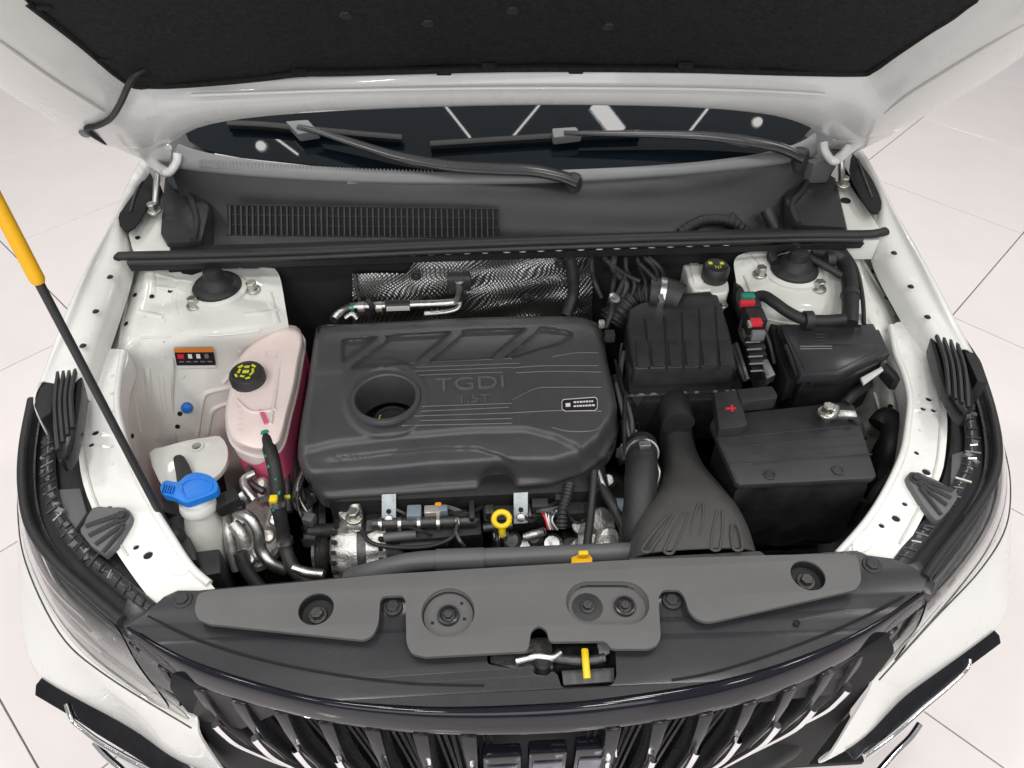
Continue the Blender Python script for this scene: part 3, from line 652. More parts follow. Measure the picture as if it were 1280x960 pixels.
for E_, HH, s, b1, b2, rib2, seal, flat_ in (
  (EL, HL, -1, BK1L, [(120,640),(140,640),(160,640),(168,650),(160,668),(135,700),(105,672),(108,662)], [((155,650),(112,664)),((158,655),(116,676)),((160,661),(124,687)),((160,666),(133,697))], [(40,500),(30,555),(28,605),(37,655),(65,698),(108,738),(152,776)], [(68,612),(100,610),(108,640),(90,668),(72,640)]),
  (ER, HR, 1, BK1R, [(1130,600),(1145,596),(1188,618),(1192,630),(1172,655),(1160,650),(1140,620)], [((1140,603),(1186,620)),((1142,607),(1184,629)),((1144,612),(1179,638)),((1146,617),(1172,650))], [(1221,455),(1238,508),(1247,557),(1242,597),(1217,640),(1182,685),(1156,722)], [(1190,568),(1215,560),(1222,580),(1205,618),(1188,612)])):
    hl = plate('headlight', cr(T(HH, .852), 2, True), 'black', car, .16, (), .006)
    er = [T(r) for r in E_]
    sheet('lens', [er[0], er[1], er[2]], 'lens', hl, .0025, 3)
    inn = Vector((-s*.014, .014, -.006))
    sheet('reflector', [[p+Vector((-s*.012, .01, -.012)) for p in er[0]], [p+Vector((-s*.02, .016, -.004)) for p in er[1]], [p+Vector((-s*.018, .016, .006)) for p in er[2]]], 'lens_inner', hl, .002, 2)
    sheet('bezel', [[p+inn*.22+Z*.004 for p in er[2][1:]], [p+inn*.25+(q-p)*.14+Z*.002 for p, q in zip(er[2][1:], er[1][1:])], [p+inn*.35+(q-p)*.26 for p, q in zip(er[2][1:], er[1][1:])]], 'silver_plastic', hl, .002, 2)
    tube('bezel', [p*.5+q*.5+inn*.9 for p, q in zip(er[1][1:-1], er[2][1:-1])], .005, 'silver_plastic', hl, 8)
    for fr_, m_ in ((.15, 'chrome'), (.35, 'deep'), (.7, 'chrome'), (.85, 'deep')): tube('streak', [p*(1-fr_)+q*fr_+inn*.6 for p, q in zip(er[1][:-1], er[2][:-1])], .0022, m_, hl, 5)
    tube('lens_gap', [p+Vector((s*.0005, -.0005, .001)) for p in er[2][1:]], .0013, 'dark_metal', hl, 6)
    tube('seal', T(seal, .872), .0085, 'rubber', hl, 10)
    tube('inner_bead', [p+Vector((-s*.034, .022, -.008)) for p in T(seal, .872)[1:]], .012, 'satin_panel', hl, 8, 6, .5)
    for k in range(16):
        q = cr(T(seal, .868), 5); j = 6+int(k*1.4)
        if j < len(q): box('tab', q[j]+Vector((-s*random.uniform(.026, .045), .024, .0)), (random.uniform(.006, .014), random.uniform(.005, .012), .012), random.choice(['satin_panel', 'trim', 'plastic', 'grey_plastic']), hl, .0015, Matrix.Rotation(random.random()*3, 3, 'Z'), 1).location.z -= .004
    bq = cr([p+Vector((-s*.034, .022, .0)) for p in T(seal, .872)[1:]], 9)
    for k in range(3, len(bq)-2, 2):
        dq = (bq[k+1]-bq[k-1]).normalized(); nq = Vector((dq.y, -dq.x, 0)); wq = random.uniform(.006, .013)
        tube('cross_rib', [bq[k]-nq*wq-dq*.004+Z*-.001, bq[k]+nq*wq+dq*.004+Z*-.001], random.choice((.0012, .0018, .0024)), random.choice(('trim', 'plastic', 'plastic', 'plastic', 'satin_panel', 'satin_panel', 'black', 'silver_plastic')), hl, 5, 1, straight=True)
    plate('inner_panel', T(flat_, .86), 'grey_plastic', hl, .01, (), .002)
    bkt = plate('bracket', cr(T(b1, .962), 2, True), 'slat_black', hl, .03, (), .004)
    tri = [(42,506),(60,456),(70,470),(64,515),(50,524)] if s < 0 else [(1198,422),(1206,420),(1226,450),(1236,478),(1222,476)]
    plate('end_gusset', T(tri, .966), 'black', hl, .06, (), .003)
    c0 = P(*[sum(v)/len(b1) for v in zip(*b1)], .925)
    for k in range(4):
        d = (k-1.5)*.014
        if s < 0: a, b = P(74+k*7, 458+k*1, .965), P(73+k*6, 562-k*9, .962)
        else: a, b = P(1170+k*8, 418+k*2, .965), P(1186+k*8, 494+k*5, .962)
        tube('rib', [a, a.lerp(b, .5)+Vector((s*.004, 0, .006)), b], .0045, 'plastic', bkt, 6)
    b2o = plate('bracket', cr([PL(x, y, *RP)+Vector((0, 0, .014)) for x, y in b2], 2, True), 'grey_plastic', hl, .016, (), .003)
    for a, b in rib2:
        tube('rib', [PL(*a, *RP)+Vector((0, 0, .017)), PL(*b, *RP)+Vector((0, 0, .015))], .004, 'plastic', b2o, 6, 1, straight=True)
    put('bolt', BOLT_B, PL(*(sum(v)/2 for v in zip(rib2[0][0], rib2[1][0])), *RP)+Vector((-s*.0, 0, .016)), b2o)
    # filler panel between lens and radiator cover
    fl = [(160,742),(190,750),(200,765),(180,790),(160,795),(150,775)] if s < 0 else [(1128,705),(1118,712),(1150,742),(1166,745),(1170,728),(1150,700)]
    plate('corner_filler', T(fl, .868), 'satin_panel', hl, .03, (), .004)

# ================================================================== engine bay things
def base_of(x, y, z): return P(x, y, z)

# ---- radiator cover
rc = thing('radiator_cover', P(660, 760, .865), 'flat grey plastic cover bolted across the top of the radiator behind the grille', 'cover')
OUT = [(262,738),(480,718),(640,708),(800,699),(960,694),(1058,692),(1070,695),(1074,702),(1077,726),(1070,737),(900,775),(885,778),(871,774),(861,764),(856,746),(849,737),(829,737),(823,746),(826,797),(821,807),(811,811),(764,811),(757,801),(686,802),(684,788),(674,781),(664,788),(660,814),(532,821),(514,817),(508,804),(507,750),(503,744),(479,745),(475,751),(473,780),(466,794),(455,800),(425,797),(330,787),(262,780),(247,774),(243,762),(247,742)]
ZC = .892
def stad(x0, x1, y, r, n=10):
    a = P(x0, y, ZC); b = P(x1, y, ZC); o = []
    for k in range(n+1): t = math.pi/2+math.pi*k/n; o.append(a+Vector((r*math.cos(t), r*math.sin(t), 0)))
    for k in range(n+1): t = -math.pi/2+math.pi*k/n; o.append(b+Vector((r*math.cos(t), r*math.sin(t), 0)))
    for p in o: p.z = ZC
    return o
holes = [circ(395,761,.0265,ZC,24), circ(560,765,.040,ZC,32), stad(737,782,753,.036), circ(1010,719,.0265,ZC,24)]
plate('panel', T(round_poly(OUT, 7), ZC), 'shield_plastic', rc, .007, holes, .0035, 3)
def cup(ring, depth, m='shield_plastic', shrink=.93):
    bm = bmesh.new(); c = sum(ring, Vector())/len(ring)
    r0 = [bm.verts.new(p-Z*.004) for p in ring]; r1 = [bm.verts.new(c+(p-c)*shrink-Z*depth) for p in ring]
    n = len(ring)
    for i in range(n): bm.faces.new((r0[i], r1[i], r1[(i+1) % n], r0[(i+1) % n]))
    bm.faces.new(r1); return fin('cup', bm, m, rc, 40)
NUT_D = bolt_mesh('mount_bolt', .010, .012, 'dark_metal')
for (x, y, ring, dp) in ((395,761,holes[0],.0175), (1010,719,holes[3],.0175)):
    cp = cup(ring, dp, 'black'); c = sum(ring, Vector())/len(ring)
    put('bolt', NUT_D, c-Z*(dp-.001)+Vector((0, -.002, 0)), cp)
tube('groove', [p-Z*.0105 for p in holes[1]]+[holes[1][0]-Z*.0105], .0028, 'deep', rc, 6, 1, straight=True); tube('groove', [p-Z*.0115 for p in holes[2]]+[holes[2][0]-Z*.0115], .0028, 'deep', rc, 6, 1, straight=True)
cp = cup(holes[1], .013); c = sum(holes[1], Vector())/32
lathe('boss', [(.017, 0), (.016, .005), (.013, .006), (.0125, 0), (.006, -.001)], c-Z*.012, 'satin_panel', cp); put('bolt', NUT_D, c-Z*.0115, cp).scale = (.7,)*3
for dx, dy in ((-.024, -.01), (.02, .02), (.024, -.006)): lathe('pin_hole', [(.0025, 0), (.0025, .001), (.0005, .0011)], c+Vector((dx, dy, -.0128)), 'deep', cp, 10)
cp = cup(holes[2], .014, 'shield_plastic'); c = P(782,753,ZC); c2 = P(735,753,ZC)
lathe('boss', [(.017, 0), (.016, .005), (.013, .006), (.0125, 0), (.006, -.001)], c-Z*.013, 'satin_panel', cp); put('bolt', NUT_D, c-Z*.0125, cp).scale = (.7,)*3
plate('lowered_step', [c2+Vector((.0+.024*math.cos(a), .024*math.sin(a), -.0135)) for a in [k*math.pi/8 for k in range(16)]], 'plastic', cp, .002, (), .0008)
put('bolt', NUT_D, c2-Z*.0125, cp).scale = (.8,)*3

# ---- hood latch in the gap of the top panel
lt = thing('hood_latch', P(715, 825, .80), 'black steel hood latch with a yellow lever in the gap of the grille top panel', 'latch')
quadbox('latch_plate', [(612,800),(690,795),(692,835),(650,838),(612,828)], .858, .01, 'dark_metal', lt)
tube('latch_bar', [P(645,826,.868), P(670,820,.872), P(690,822,.87), P(700,816,.868)], .006, 'steel', lt)
tube('spring', [P(690,822,.866), P(730,826,.866), P(756,822,.866)], .007, 'dark_metal', lt, 8)
quadbox('latch_tray', [(702,838),(768,834),(768,852),(704,856)], .845, .004, 'grey_plastic', lt)
tube('lever', [P(731,812,.872), P(732,826,.876), P(734,848,.872)], .0052, 'yellow', lt, 8, 6, .6)
lathe('catch', [(.012, 0), (.012, .02), (.008, .024)], P(678,835,.85), 'black', lt)
quadbox('clip', [(746,803),(762,801),(763,815),(750,822)], .866, .006, 'trim', lt)

# ---- engine
en = thing('engine', Vector((-.1, .95, .40)), 'black and metal engine under the grey plastic cover', 'engine')
plate('block', T([(395,590),(760,580),(770,690),(400,700)], .70), 'black', en, .28, (), .02)
box('rear_block', (-.10, 1.0, .66), (.52, .34, .34), 'black', en, .03)
plate('intake_manifold', T([(452,632),(600,622),(604,668),(456,680)], .79), 'black', en, .06, (), .012)
plate('valve_cover', T([(600,612),(740,600),(745,640),(604,652)], .80), 'black', en, .05, (), .01)
for x0, x1, y, z, r, m in ((466,595,655,.80,.011,'dark_metal'),(480,520,672,.79,.008,'grey_plastic'),(500,560,683,.78,.007,'rubber'),(604,640,660,.79,.008,'dark_metal')):
    tube('pipe', T([(x0,y,z),((x0+x1)/2,y-2,z),(x1,y-4,z)]), r, m, en, 10)
for k in range(5): lathe('hose_clamp', [(.0125, -.003), (.0135, -.003), (.0135, .003), (.0125, .003)], P(476+k*24,656-k*.7,.80), 'steel', en, 16, (1, .02, 0))
for (x, y, wd) in ((486,642,1), (651,640,1)):
    bt = plate('lift_bracket', [P(x-9,y-24,.835), P(x+9,y-25,.835), P(x+9,y+14,.80), P(x-9,y+15,.80)], 'bracket_steel', en, (0, .003, -.003), (), .0012)
    lathe('bracket_hole', [(.0045, 0), (.0045, .0012), (.0005, .0013)], P(x, y-3, .8155)+Vector((0, -.002, .002)), 'deep', bt, 14, (0, -.7, .7))
    lathe('bracket_boss', [(.008, 0), (.007, .003), (.003, .004)], P(x, y+7, .807)+Vector((0, -.001, .001)), 'steel', bt, 14, (0, -.7, .7))
for (x, y, sx, sy, m) in ((518,642,.026,.026,'connector'),(541,640,.03,.018,'silver_plastic'),(548,634,.012,.010,'orange'),(553,639,.02,.014,'connector'),(675,632,.03,.02,'plastic'),(612,640,.016,.02,'dark_metal'),(590,640,.01,.04,'plastic'),(700,620,.02,.03,'plastic')):
    box('sensor', P(x, y, .81), (sx, sy, .02), m, en, .003)
for k in range(16):
    x0 = 455+random.random()*270; y0 = 622+random.random()*45; x1 = x0+random.uniform(-50, 60); y1 = y0+random.uniform(-8, 30)
    tube('wire', [P(x0, y0, .80), P((x0+x1)/2, (y0+y1)/2+random.uniform(-4, 14), .815), P(x1, y1, .79)], random.choice((.0025, .003, .004)), random.choice(('rubber', 'rubber', 'plastic', 'grey_plastic')), en, 6)
tube('wire_loop', [P(452,640,.80), P(455,668,.80), P(475,682,.80), P(530,684,.795), P(565,672,.80), P(572,650,.81)], .004, 'rubber', en, 8)
for k, m in enumerate(('red', 'mark_white', 'silver_plastic', 'grey_plastic', 'mark_white')):
    tube('thin_wire', [P(676+k*5, 638, .81), P(682+k*2, 650, .805), P(685+k*3, 662, .79)], .0016, m, en, 5)
rippled('corrugated_loom', [P(712,606,.83), P(708,622,.83), P(703,640,.82), P(702,660,.80)], .009, .0016, 12, 'plastic', en)
for (x, y, z, s) in ((640,676,.76,.018),(668,672,.76,.016),(690,680,.75,.02),(655,682,.75,.014),(625,668,.77,.016),(575,690,.74,.02)):
    lathe('cast_boss', [(s, -.03), (s, 0), (s*.7, .006), (s*.3, .006)], P(x, y, z), random.choice(('cast', 'dark_metal', 'steel')), en, 14, (random.uniform(-.3, .3), -.4, 1))
tube('cast_arm', [P(655,672,.77), P(668,668,.775), P(680,664,.77)], .008, 'cast', en, 8)
# lower darkness left of the block: pulleys
lathe('pulley', [(.06, -.012), (.062, 0), (.05, .004), (.05, .01), (.06, .012), (.03, .014)], P(400,660,.68), 'dark_metal', en, 32, (-1, -.1, .15))

# ---- engine cover as one moulded shell
ec = thing('engine_cover', P(570, 500, .86), 'large moulded grey plastic engine cover with a round oil filler opening', 'engine cover')
EO = [(401,407),(440,405),(497,402),(600,397),(700,395),(722,396),(738,400),(750,408),(755,425),(759,449),(768,490),(772,515),(772,545),(759,572),(731,593),(690,607),(660,610),(645,611),(631,606),(614,608),(600,614),(500,621),(420,626),(408,626),(398,620),(388,603),(376,583),(372,570),(374,545),(379,512),(384,483),(390,442),(394,418)]
def densify(l, n):
    l = [Vector((*p, 0)) for p in l]; c = cr(l, 8, True); Ls = [0]
    for i in range(len(c)): Ls.append(Ls[-1]+(c[(i+1) % len(c)]-c[i]).length)
    out = []; j = 0
    for k in range(n):
        s = Ls[-1]*k/n
        while Ls[j+1] < s: j += 1
        out.append(c[j].lerp(c[(j+1) % len(c)], (s-Ls[j])/max(1e-9, Ls[j+1]-Ls[j])))
    return out
def interp(tab, u):
    if u <= tab[0][0]: return tab[0][1]
    for (a, b), (c, d) in zip(tab, tab[1:]):
        if u <= c: 
            t = (u-a)/(c-a); t = t*t*(3-2*t)*.5+t*.5
            return b+(d-b)*t
    return tab[-1][1]
def sm(a, b, x):
    t = max(0, min(1, (x-a)/(b-a))); return t*t*(3-2*t)
A1 = [(372,560),(430,549),(500,541),(600,534),(655,533),(690,541),(715,552),(735,565),(760,572)]
A2 = [(372,582),(430,570),(500,563),(560,559),(595,559),(620,566),(645,577),(700,582),(772,575)]
FS = [(372,595),(406,592),(473,588),(552,581),(635,576),(690,576),(721,568),(745,550),(760,528),(772,500)]
PB = [(372,468),(400,466),(500,456),(600,451),(640,448),(690,434),(735,412),(772,400)]
PT = [(372,428),(432,424),(520,417),(600,412),(680,409),(705,412),(730,424),(772,430)]
def segd(px, py, a, b):
    ax, ay = a; bx, by = b; dx, dy = bx-ax, by-ay; t = max(0, min(1, ((px-ax)*dx+(py-ay)*dy)/(dx*dx+dy*dy)))
    return math.hypot(px-ax-t*dx, py-ay-t*dy)
EDG = [(EO[i], EO[(i+1) % len(EO)]) for i in range(len(EO))]
RIBS = [((478,424),(428,460)), ((572,416),(528,452)), ((668,410),(622,447)), ]
def ecz(u, v, edge=True):
    z = .938-.00010*(v-400)
    if 425 < u < 740:
        inside = sm(-1.5, 2.5, v-interp(PT, u))*sm(-1, 3, interp(PB, u)-v)*sm(425, 432, u)*sm(740, 725, u)
        rib = 0
        for a, b in RIBS: rib = max(rib, sm(7.5, 4, segd(u, v, a, b)))
        z -= .012*inside*(1-.85*rib)
    z -= .0035*sm(-3, 4, v-interp(PB, u))*sm(372, 400, u)
    z -= .010*sm(-2, 9, v-interp(A1, u))
    z -= .009*sm(-1.5, 5, v-interp(A2, u))*sm(395, 430, u)*sm(655, 630, u)
    # round collar
    d = math.hypot(u-482, (v-498)*1.06)
    z += .004*sm(56, 50, d)*sm(38, 42, d)
    # relief for the notch in the front wall
    z -= .02*sm(26, 14, math.hypot((u-622), (v-606)*.9))
    if edge:
        e = min(segd(u, v, a, b) for a, b in EDG)
        f = v-interp(FS, u)
        if f > -6: z -= .058*sm(-6, 26, f)
        wd = 11; t = max(0, 1-e/wd); z -= .022*(1-math.sqrt(max(0, 1-t*t)))
        if e < 2.5: z -= .012*(1-e/2.5)
    return z
NA, NR = 300, 64; ring = densify(EO, NA); cc = Vector((575, 505, 0)); bm = bmesh.new(); V = []
for i in range(1, NR+1):
    r = (i/NR)**.8; V.append([])
    for k in range(NA):
        p = cc.lerp(ring[k], r); V[-1].append(bm.verts.new(P(p.x, p.y, ecz(p.x, p.y))))
low = [bm.verts.new(v.co-Z*.02) for v in V[-1]]
cv = bm.verts.new(P(cc.x, cc.y, ecz(cc.x, cc.y)))
def ok(p): return True
hc = P(482, 497, .93)
HRAD = (P(482+38, 497, .93)-hc).length
for a, b in zip(V, V[1:]):
    for k in range(NA):
        vs = (a[k], a[(k+1) % NA], b[(k+1) % NA], b[k]); m_ = (vs[0].co+vs[2].co)/2
        if (m_-hc).xy.length > HRAD: bm.faces.new(vs)
for k in range(NA):
    bm.faces.new((cv, V[0][k], V[0][(k+1) % NA])); bm.faces.new((V[-1][k], V[-1][(k+1) % NA], low[(k+1) % NA], low[k]))
sh = fin('shell', bm, 'cover_plastic', ec, 50)
lathe('filler_collar', [(HRAD*1.02, -.07), (HRAD*.97, -.07), (HRAD*.975, -.004), (HRAD*.99, .003), (HRAD*1.03, .005), (HRAD*1.13, .004), (HRAD*1.17, .0), (HRAD*1.17, -.006)], hc, 'cover_plastic', ec, 48, caps=False)
def bar(pts, r, name='rib'):
    tube(name, [P(x, y, ecz(x, y, False)+.0004) for x, y in pts], r, 'cover_plastic_lit', ec, 5, 4)
for y0, y1, a, b in ((454,448,512,640),(459,454,520,650),(464,459,518,640),(469,465,524,628),(508,504,528,640),(514,509,526,636),(520,516,518,640),(526,523,508,640),(532,529,502,640)):
    bar([(a, y0), ((a+b)/2, (y0+y1)/2), (b, y1)], .0012)
for l in ([(640,460),(680,457),(748,457)], [(645,466),(690,464),(752,465)], [(640,500),(668,486),(690,484),(752,484)], [(640,516),(700,513),(752,514)], [(690,534),(712,539),(742,538),(752,530),(756,520)], [(690,446),(720,441),(748,441)]):
    bar(l, .0014)
rz = Matrix.Rotation(math.radians(1.2), 3, 'Z')
text('embossed_text', 'TGDI', P(588, 480, ecz(588, 480, False)+.0006), .046, 'cover_plastic_lit', ec, .0020, rz, 1.25)
text('embossed_text', '1.5T', P(592, 499, ecz(592, 499, False)+.0006), .026, 'cover_plastic_lit', ec, .0018, rz, 1.3)
LZ = ecz(726, 505, False)+.0012
lb = plate('label', T([(704,499),(744,496),(747,499),(747,510),(744,513),(706,514),(702,511),(702,502)], LZ), 'mark_white', ec, .0008, (), 0)
plate('label_field', T([(704.6,499.8),(743.6,497),(746.3,499.4),(746.3,509.6),(743.6,512.3),(706.6,513.3),(702.8,510.6),(702.8,502.4)], LZ+.0007), 'sticker_black', lb, .0008, (), 0)
plate('label_mark', T([(707,504),(713,503.6),(713,508),(707,508.4)], LZ+.0012), 'mark_white', lb, .0004, (), 0)
for r_ in range(2):
    x = 717.0
    while x < 741:
        wd = random.choice((2.2, 3, 3.6)); y = 501.6+r_*5-(x-717)*.05
        plate('label_mark', T([(x, y), (x+wd, y-.1), (x+wd, y+1.9), (x, y+2.0)], LZ+.0012), 'mark_white', lb, .0004, (), 0); x += wd+.9
cap_ = lathe('oil_filler_cap', [(.036, -.03), (.036, -.008), (.033, 0), (.026, .001), (.026, -.003), (.004, -.003)], hc+Vector((.006, -.012, -.045)), 'plastic', ec, 30)
for k in range(14):
    a = math.pi*(.9+k/13*1.2); q = hc+Vector((.006, -.012, -.0462))
    box('cap_mark', q+Vector((.022*math.cos(a), .022*math.sin(a), .0028)), (.005, .0022, .001), 'mark_yellow', cap_, 0, Matrix.Rotation(a+math.pi/2, 3, 'Z'), 1)
box('cap_mark', hc+Vector((.006, -.022, -.0465)), (.022, .006, .002), 'mark_yellow', cap_, 0)

# ---- dipstick
ds = thing('dipstick', P(627, 690, .72), 'yellow ring handle of the oil dipstick in front of the engine cover', 'dipstick')
cx = P(627, 649, .85); bm = bmesh.new(); rg = []
add_tube(bm, [cx+Vector((.0135*math.cos(a), .0035*math.sin(a)*0+.0125*math.sin(a)*.72, .0125*math.sin(a)*.7)) for a in [2*math.pi*k/24 for k in range(25)]], .0052, 8, False)
fin('ring', bm, 'yellow', ds, 60)
tube('stem', [cx+Vector((0, -.007, -.010)), cx+Vector((0, -.012, -.022)), cx+Vector((0, -.014, -.03))], lambda t: .0072-.0025*t, 'yellow', ds, 8)
tube('guide_tube', [cx+Vector((0, -.014, -.03)), P(628,680,.79), P(628,700,.72)], .0045, 'steel', ds, 8)

# ---- heat shield and air conditioning line on the firewall
hs_ = thing('heat_shield', PY(600, 395, 1.325), 'dimpled silver foil heat shield on the firewall behind the engine cover', 'heat shield')
YB = 1.322
g = []
NU, NV = 380, 100
for j in range(NV+1):
    row = []
    for i in range(NU+1):
        u = 441+(740-441)*i/NU; top_ = 341-(341-322)*sm(505, 525, u)-.01*(u-520); v = top_+(402-top_)*j/NV
        q = PY(u, v, YB); J = j/NV*8; I_ = i/NU*30
        q.y += -.004*math.sin(I_*.55+J*.4)*math.sin(J*.7+.4)-.002*math.sin(u*.09)-.012*J/8
        wu = u+3*math.sin(v*.21+u*.03)+2.2*math.sin(u*.11); wv = v+2.5*math.sin(u*.08)+1.5*math.sin(v*.3+u*.05)
        q.y -= 0.0017*(.75+.25*math.sin(u*.05+v*.13)*math.sin(u*.017-v*.2))*math.sin(wu*1.25+wv*.1)*math.sin(wv*1.25-wu*.1); row.append(q)
    g.append(row)
hso = sheet('foil', g, 'foil', hs_, 0, 0)
for x, y in ((658,372),(520,345),(700,330)): put('bolt', BOLT_B, PY(x, y, YB-.014), hs_, (math.pi/2, 0, 0))
box('block_clip', PY(574,352,1.30), (.05, .03, .03), 'plastic', hs_, .004)
ac = thing('coolant_pipe', PY(480, 385, 1.28), 'bent bare metal pipe with a black sleeve in front of the foil heat shield', 'pipe')
YA = 1.285
tube('pipe', [PY(417,400,1.24), PY(424,392,1.26), PY(440,384,YA), PY(470,383,YA), PY(520,381,YA), PY(560,379,YA), PY(571,376,YA), PY(575,366,YA), PY(574,352,YA)], .0092, 'steel', ac, 12)
tube('sleeve', [PY(482,383,YA), PY(513,382,YA)], .0125, 'plastic', ac, 14, straight=True)
plate('sleeve_label', [PY(483,384,YA-.0135), PY(512,383,YA-.0135), PY(512,388,YA-.0125), PY(483,389,YA-.0125)], 'mark_white', ac, (0, .002, 0), (), 0)
for x in (448, 470): tube('ferrule', [PY(x,384,YA), PY(x+8,383.5,YA)], .012, 'silver_plastic', ac, 14, straight=True)
tube('green_tag', [PY(438,385,YA), PY(443,384.5,YA)], .0112, 'green', ac, 14, straight=True)
tube('clamp', [PY(459,374,YA-.012), PY(465,384,YA-.016), PY(462,398,YA-.01)], .006, 'plastic', ac, 8)
tube('lower_pipe', [PY(432,398,1.25), PY(440,393,1.255), PY(446,399,1.25)], .006, 'steel', ac)
tube('branch', [PY(575,376,YA), PY(572,386,1.27), PY(555,391,1.26), PY(530,393,1.25)], .006, 'steel', ac, 10)
vh = thing('vacuum_hose', PY(705, 400, 1.30), 'black rubber hose running down the firewall beside the foil shield', 'hose')
tube('hose', [PY(712,322,1.30), PY(716,345,1.29), PY(716,370,1.28), PY(708,395,1.25)], .013, 'rubber', vh)
tube('small_hose', [PY(444,342,1.31), PY(446,360,1.30), PY(452,385,1.29)], .0045, 'dark_metal', vh)

# ---- strut mounts
for (x, y, nuts, lbl) in ((272,362,[(243,382),(316,362)],'black rubber strut mount cap on the tower behind the coolant tank'), (990,340,[(950,343),(1023,361)],'black rubber strut mount cap on the tower behind the fuse box')):
    c = P(x, y, .971); sm_ = thing('strut_mount', c, lbl, 'strut mount', 'strut mounts')
    lathe('rim', [(.062, -.012), (.061, .004), (.052, .008), (.045, .006)], c, 'apron_paint', sm_, 36)
    lathe('boot', [(.049, .004), (.049, .012), (.046, .016), (.036, .020), (.030, .030), (.021, .036), (.018, .052), (.011, .055)], c+Vector((.002, -.002, 0)), 'rubber', sm_, 36)
    tube('tab', [c+Vector((-.012, .02, .05)), c+Vector((-.006, .016, .058)), c+Vector((.004, .012, .056))], .007, 'rubber', sm_, 8)
    for q in nuts:
        h = hit(*q, TREES); put('nut', NUT, h[0]-Z*.002, sm_)

# ---- caution sticker
cs = thing('caution_sticker', P(245, 458, .86), 'black and orange caution sticker on the white strut tower', 'sticker')
_h = hit(243, 447, TREES); SP = (_h[0]+_h[1]*.003, _h[1])
def SQ(u, v, o=0): # sticker coordinates 0..1
    x = (217*(1-v)+221*v)*(1-u)+(266*(1-v)+270*v)*u; y = 435.5*(1-v)+457*v-u*.5
    return PL(x, y, SP[0]+SP[1]*o, SP[1])
def sq(name, u0, v0, u1, v1, m, par, o): plate(name, [SQ(u0, v0, o), SQ(u1, v0, o), SQ(u1, v1, o), SQ(u0, v1, o)], m, par, -SP[1]*.0006, (), 0)
sq('backing', 0, 0, 1, 1, 'sticker_black', cs, .004); sq('header', 0, 0, 1, .24, 'sticker_orange', cs, .0046)
for k, m in enumerate(('red', 'mark_white', 'mark_white', 'trim')): sq('symbol', .12+k*.21, .36, .22+k*.21, .60, m, cs, .0046)
sq('symbol', .06, .36, .12, .6, 'red', cs, .0046)
for k in range(5): sq('text_line', .08+k*.18, .76, .2+k*.18, .82, 'trim', cs, .0046)
sq('footer', 0, 1.02, 1, 1.16, 'mark_white', cs, .004)

# ---- blue push plug and pressed ribs on the apron
bpq = thing('body_plug', P(234, 509, .785), 'small round blue plug in the white apron beside the coolant tank', 'plug')
lathe('head', [(.0115, -.004), (.012, .0), (.010, .006), (.004, .0085)], hit(234,509,TREES)[0]+hit(234,509,TREES)[1]*.004, 'blue', bpq, 24, hit(234,509,TREES)[1])
tube('stem', [hit(234,509,TREES)[0]+hit(234,509,TREES)[1]*.004, hit(234,509,TREES)[0]-hit(234,509,TREES)[1]*.01], .006, 'blue', bpq, 8, straight=True)

# ---- coolant reservoir
tk = thing('coolant_reservoir', P(325, 560, .70), 'translucent pinkish coolant reservoir with pink coolant and a black cap', 'reservoir')
TO = [(352,411),(367,409),(376,415),(379,427),(374,455),(369,482),(360,515),(352,545),(342,558),(322,562),(300,556),(287,545),(281,524),(283,503),(288,485),(292,465),(300,448),(317,431),(335,419)]
def ringpx(l, z, grow=0, n=64, dz=None):
    d = densify(l, n); c = sum(d, Vector())/n
    return [P(p.x+(p.x-c.x)*grow, p.y+(p.y-c.y)*grow, z) for p in d]
def loft(name, rings, m, parent, cap=True, smooth=40):
    bm = bmesh.new(); V = [[bm.verts.new(p) for p in r] for r in rings]; n = len(V[0])
    for a, b in zip(V, V[1:]):
        for k in range(n): bm.faces.new((a[k], a[(k+1) % n], b[(k+1) % n], b[k]))
    if cap: bm.faces.new(V[0]); bm.faces.new(V[-1][::-1])
    return fin(name, bm, m, parent, smooth)
def vary(r): return [p+Z*(.03*(p.y-1.05)) for p in r]
loft('tank', [vary(ringpx(TO, .918, -.10)), vary(ringpx(TO, .915, -.05)), vary(ringpx(TO, .907, -.01)), vary(ringpx(TO, .895, 0)), [p-Z*.02 for p in vary(ringpx(TO, .895, 0))], [p-Z*(.045-.035*sm(-.50, -.44, p.x)) for p in vary(ringpx(TO, .895, .0))]], 'tank', tk)
low_ = vary(ringpx(TO, .895, .0)); cl = sum(low_, Vector())/64
loft('coolant', [[p-Z*(.045-.035*sm(-.50, -.44, p.x)) for p in low_], [cl+(p-cl)*.99-Z*.12 for p in low_], [cl+(p-cl)*.92-Z*.2 for p in low_], [cl+(p-cl)*.8-Z*.22 for p in low_]], 'coolant', tk)
tube('seam', [p-Z*.016 for p in low_]+[low_[0]-Z*.016], .0035, 'tank', tk, 6, 1)
nk = P(313, 481, .905)
lathe('neck', [(.032, -.02), (.031, .012), (.03, .02)], nk, 'tank', tk, 32)
cap = lathe('cap', [(.031, .004), (.0325, .006), (.0325, .026), (.030, .031), (.026, .032), (.025, .0305), (.004, .0305)], nk+Vector((0, 0, .004)), 'plastic', tk, 72, mod=lambda a, z: 1+(.022 if int(a/(2*math.pi)*72) % 3 == 0 and .003 < z < .028 else 0))
for k in range(9):
    a = 2*math.pi*k/9+.2; rr2 = .013+.006*(k % 2)
    box('cap_mark', nk+Vector((rr2*math.cos(a), rr2*math.sin(a), .0355)), (.009, .0045, .0012), 'mark_yellow', cap, .0003, Matrix.Rotation(a+math.pi/2, 3, 'Z'), 1)
box('cap_mark', nk+Vector((0, 0, .0355)), (.012, .008, .0012), 'mark_yellow', cap, .0003)
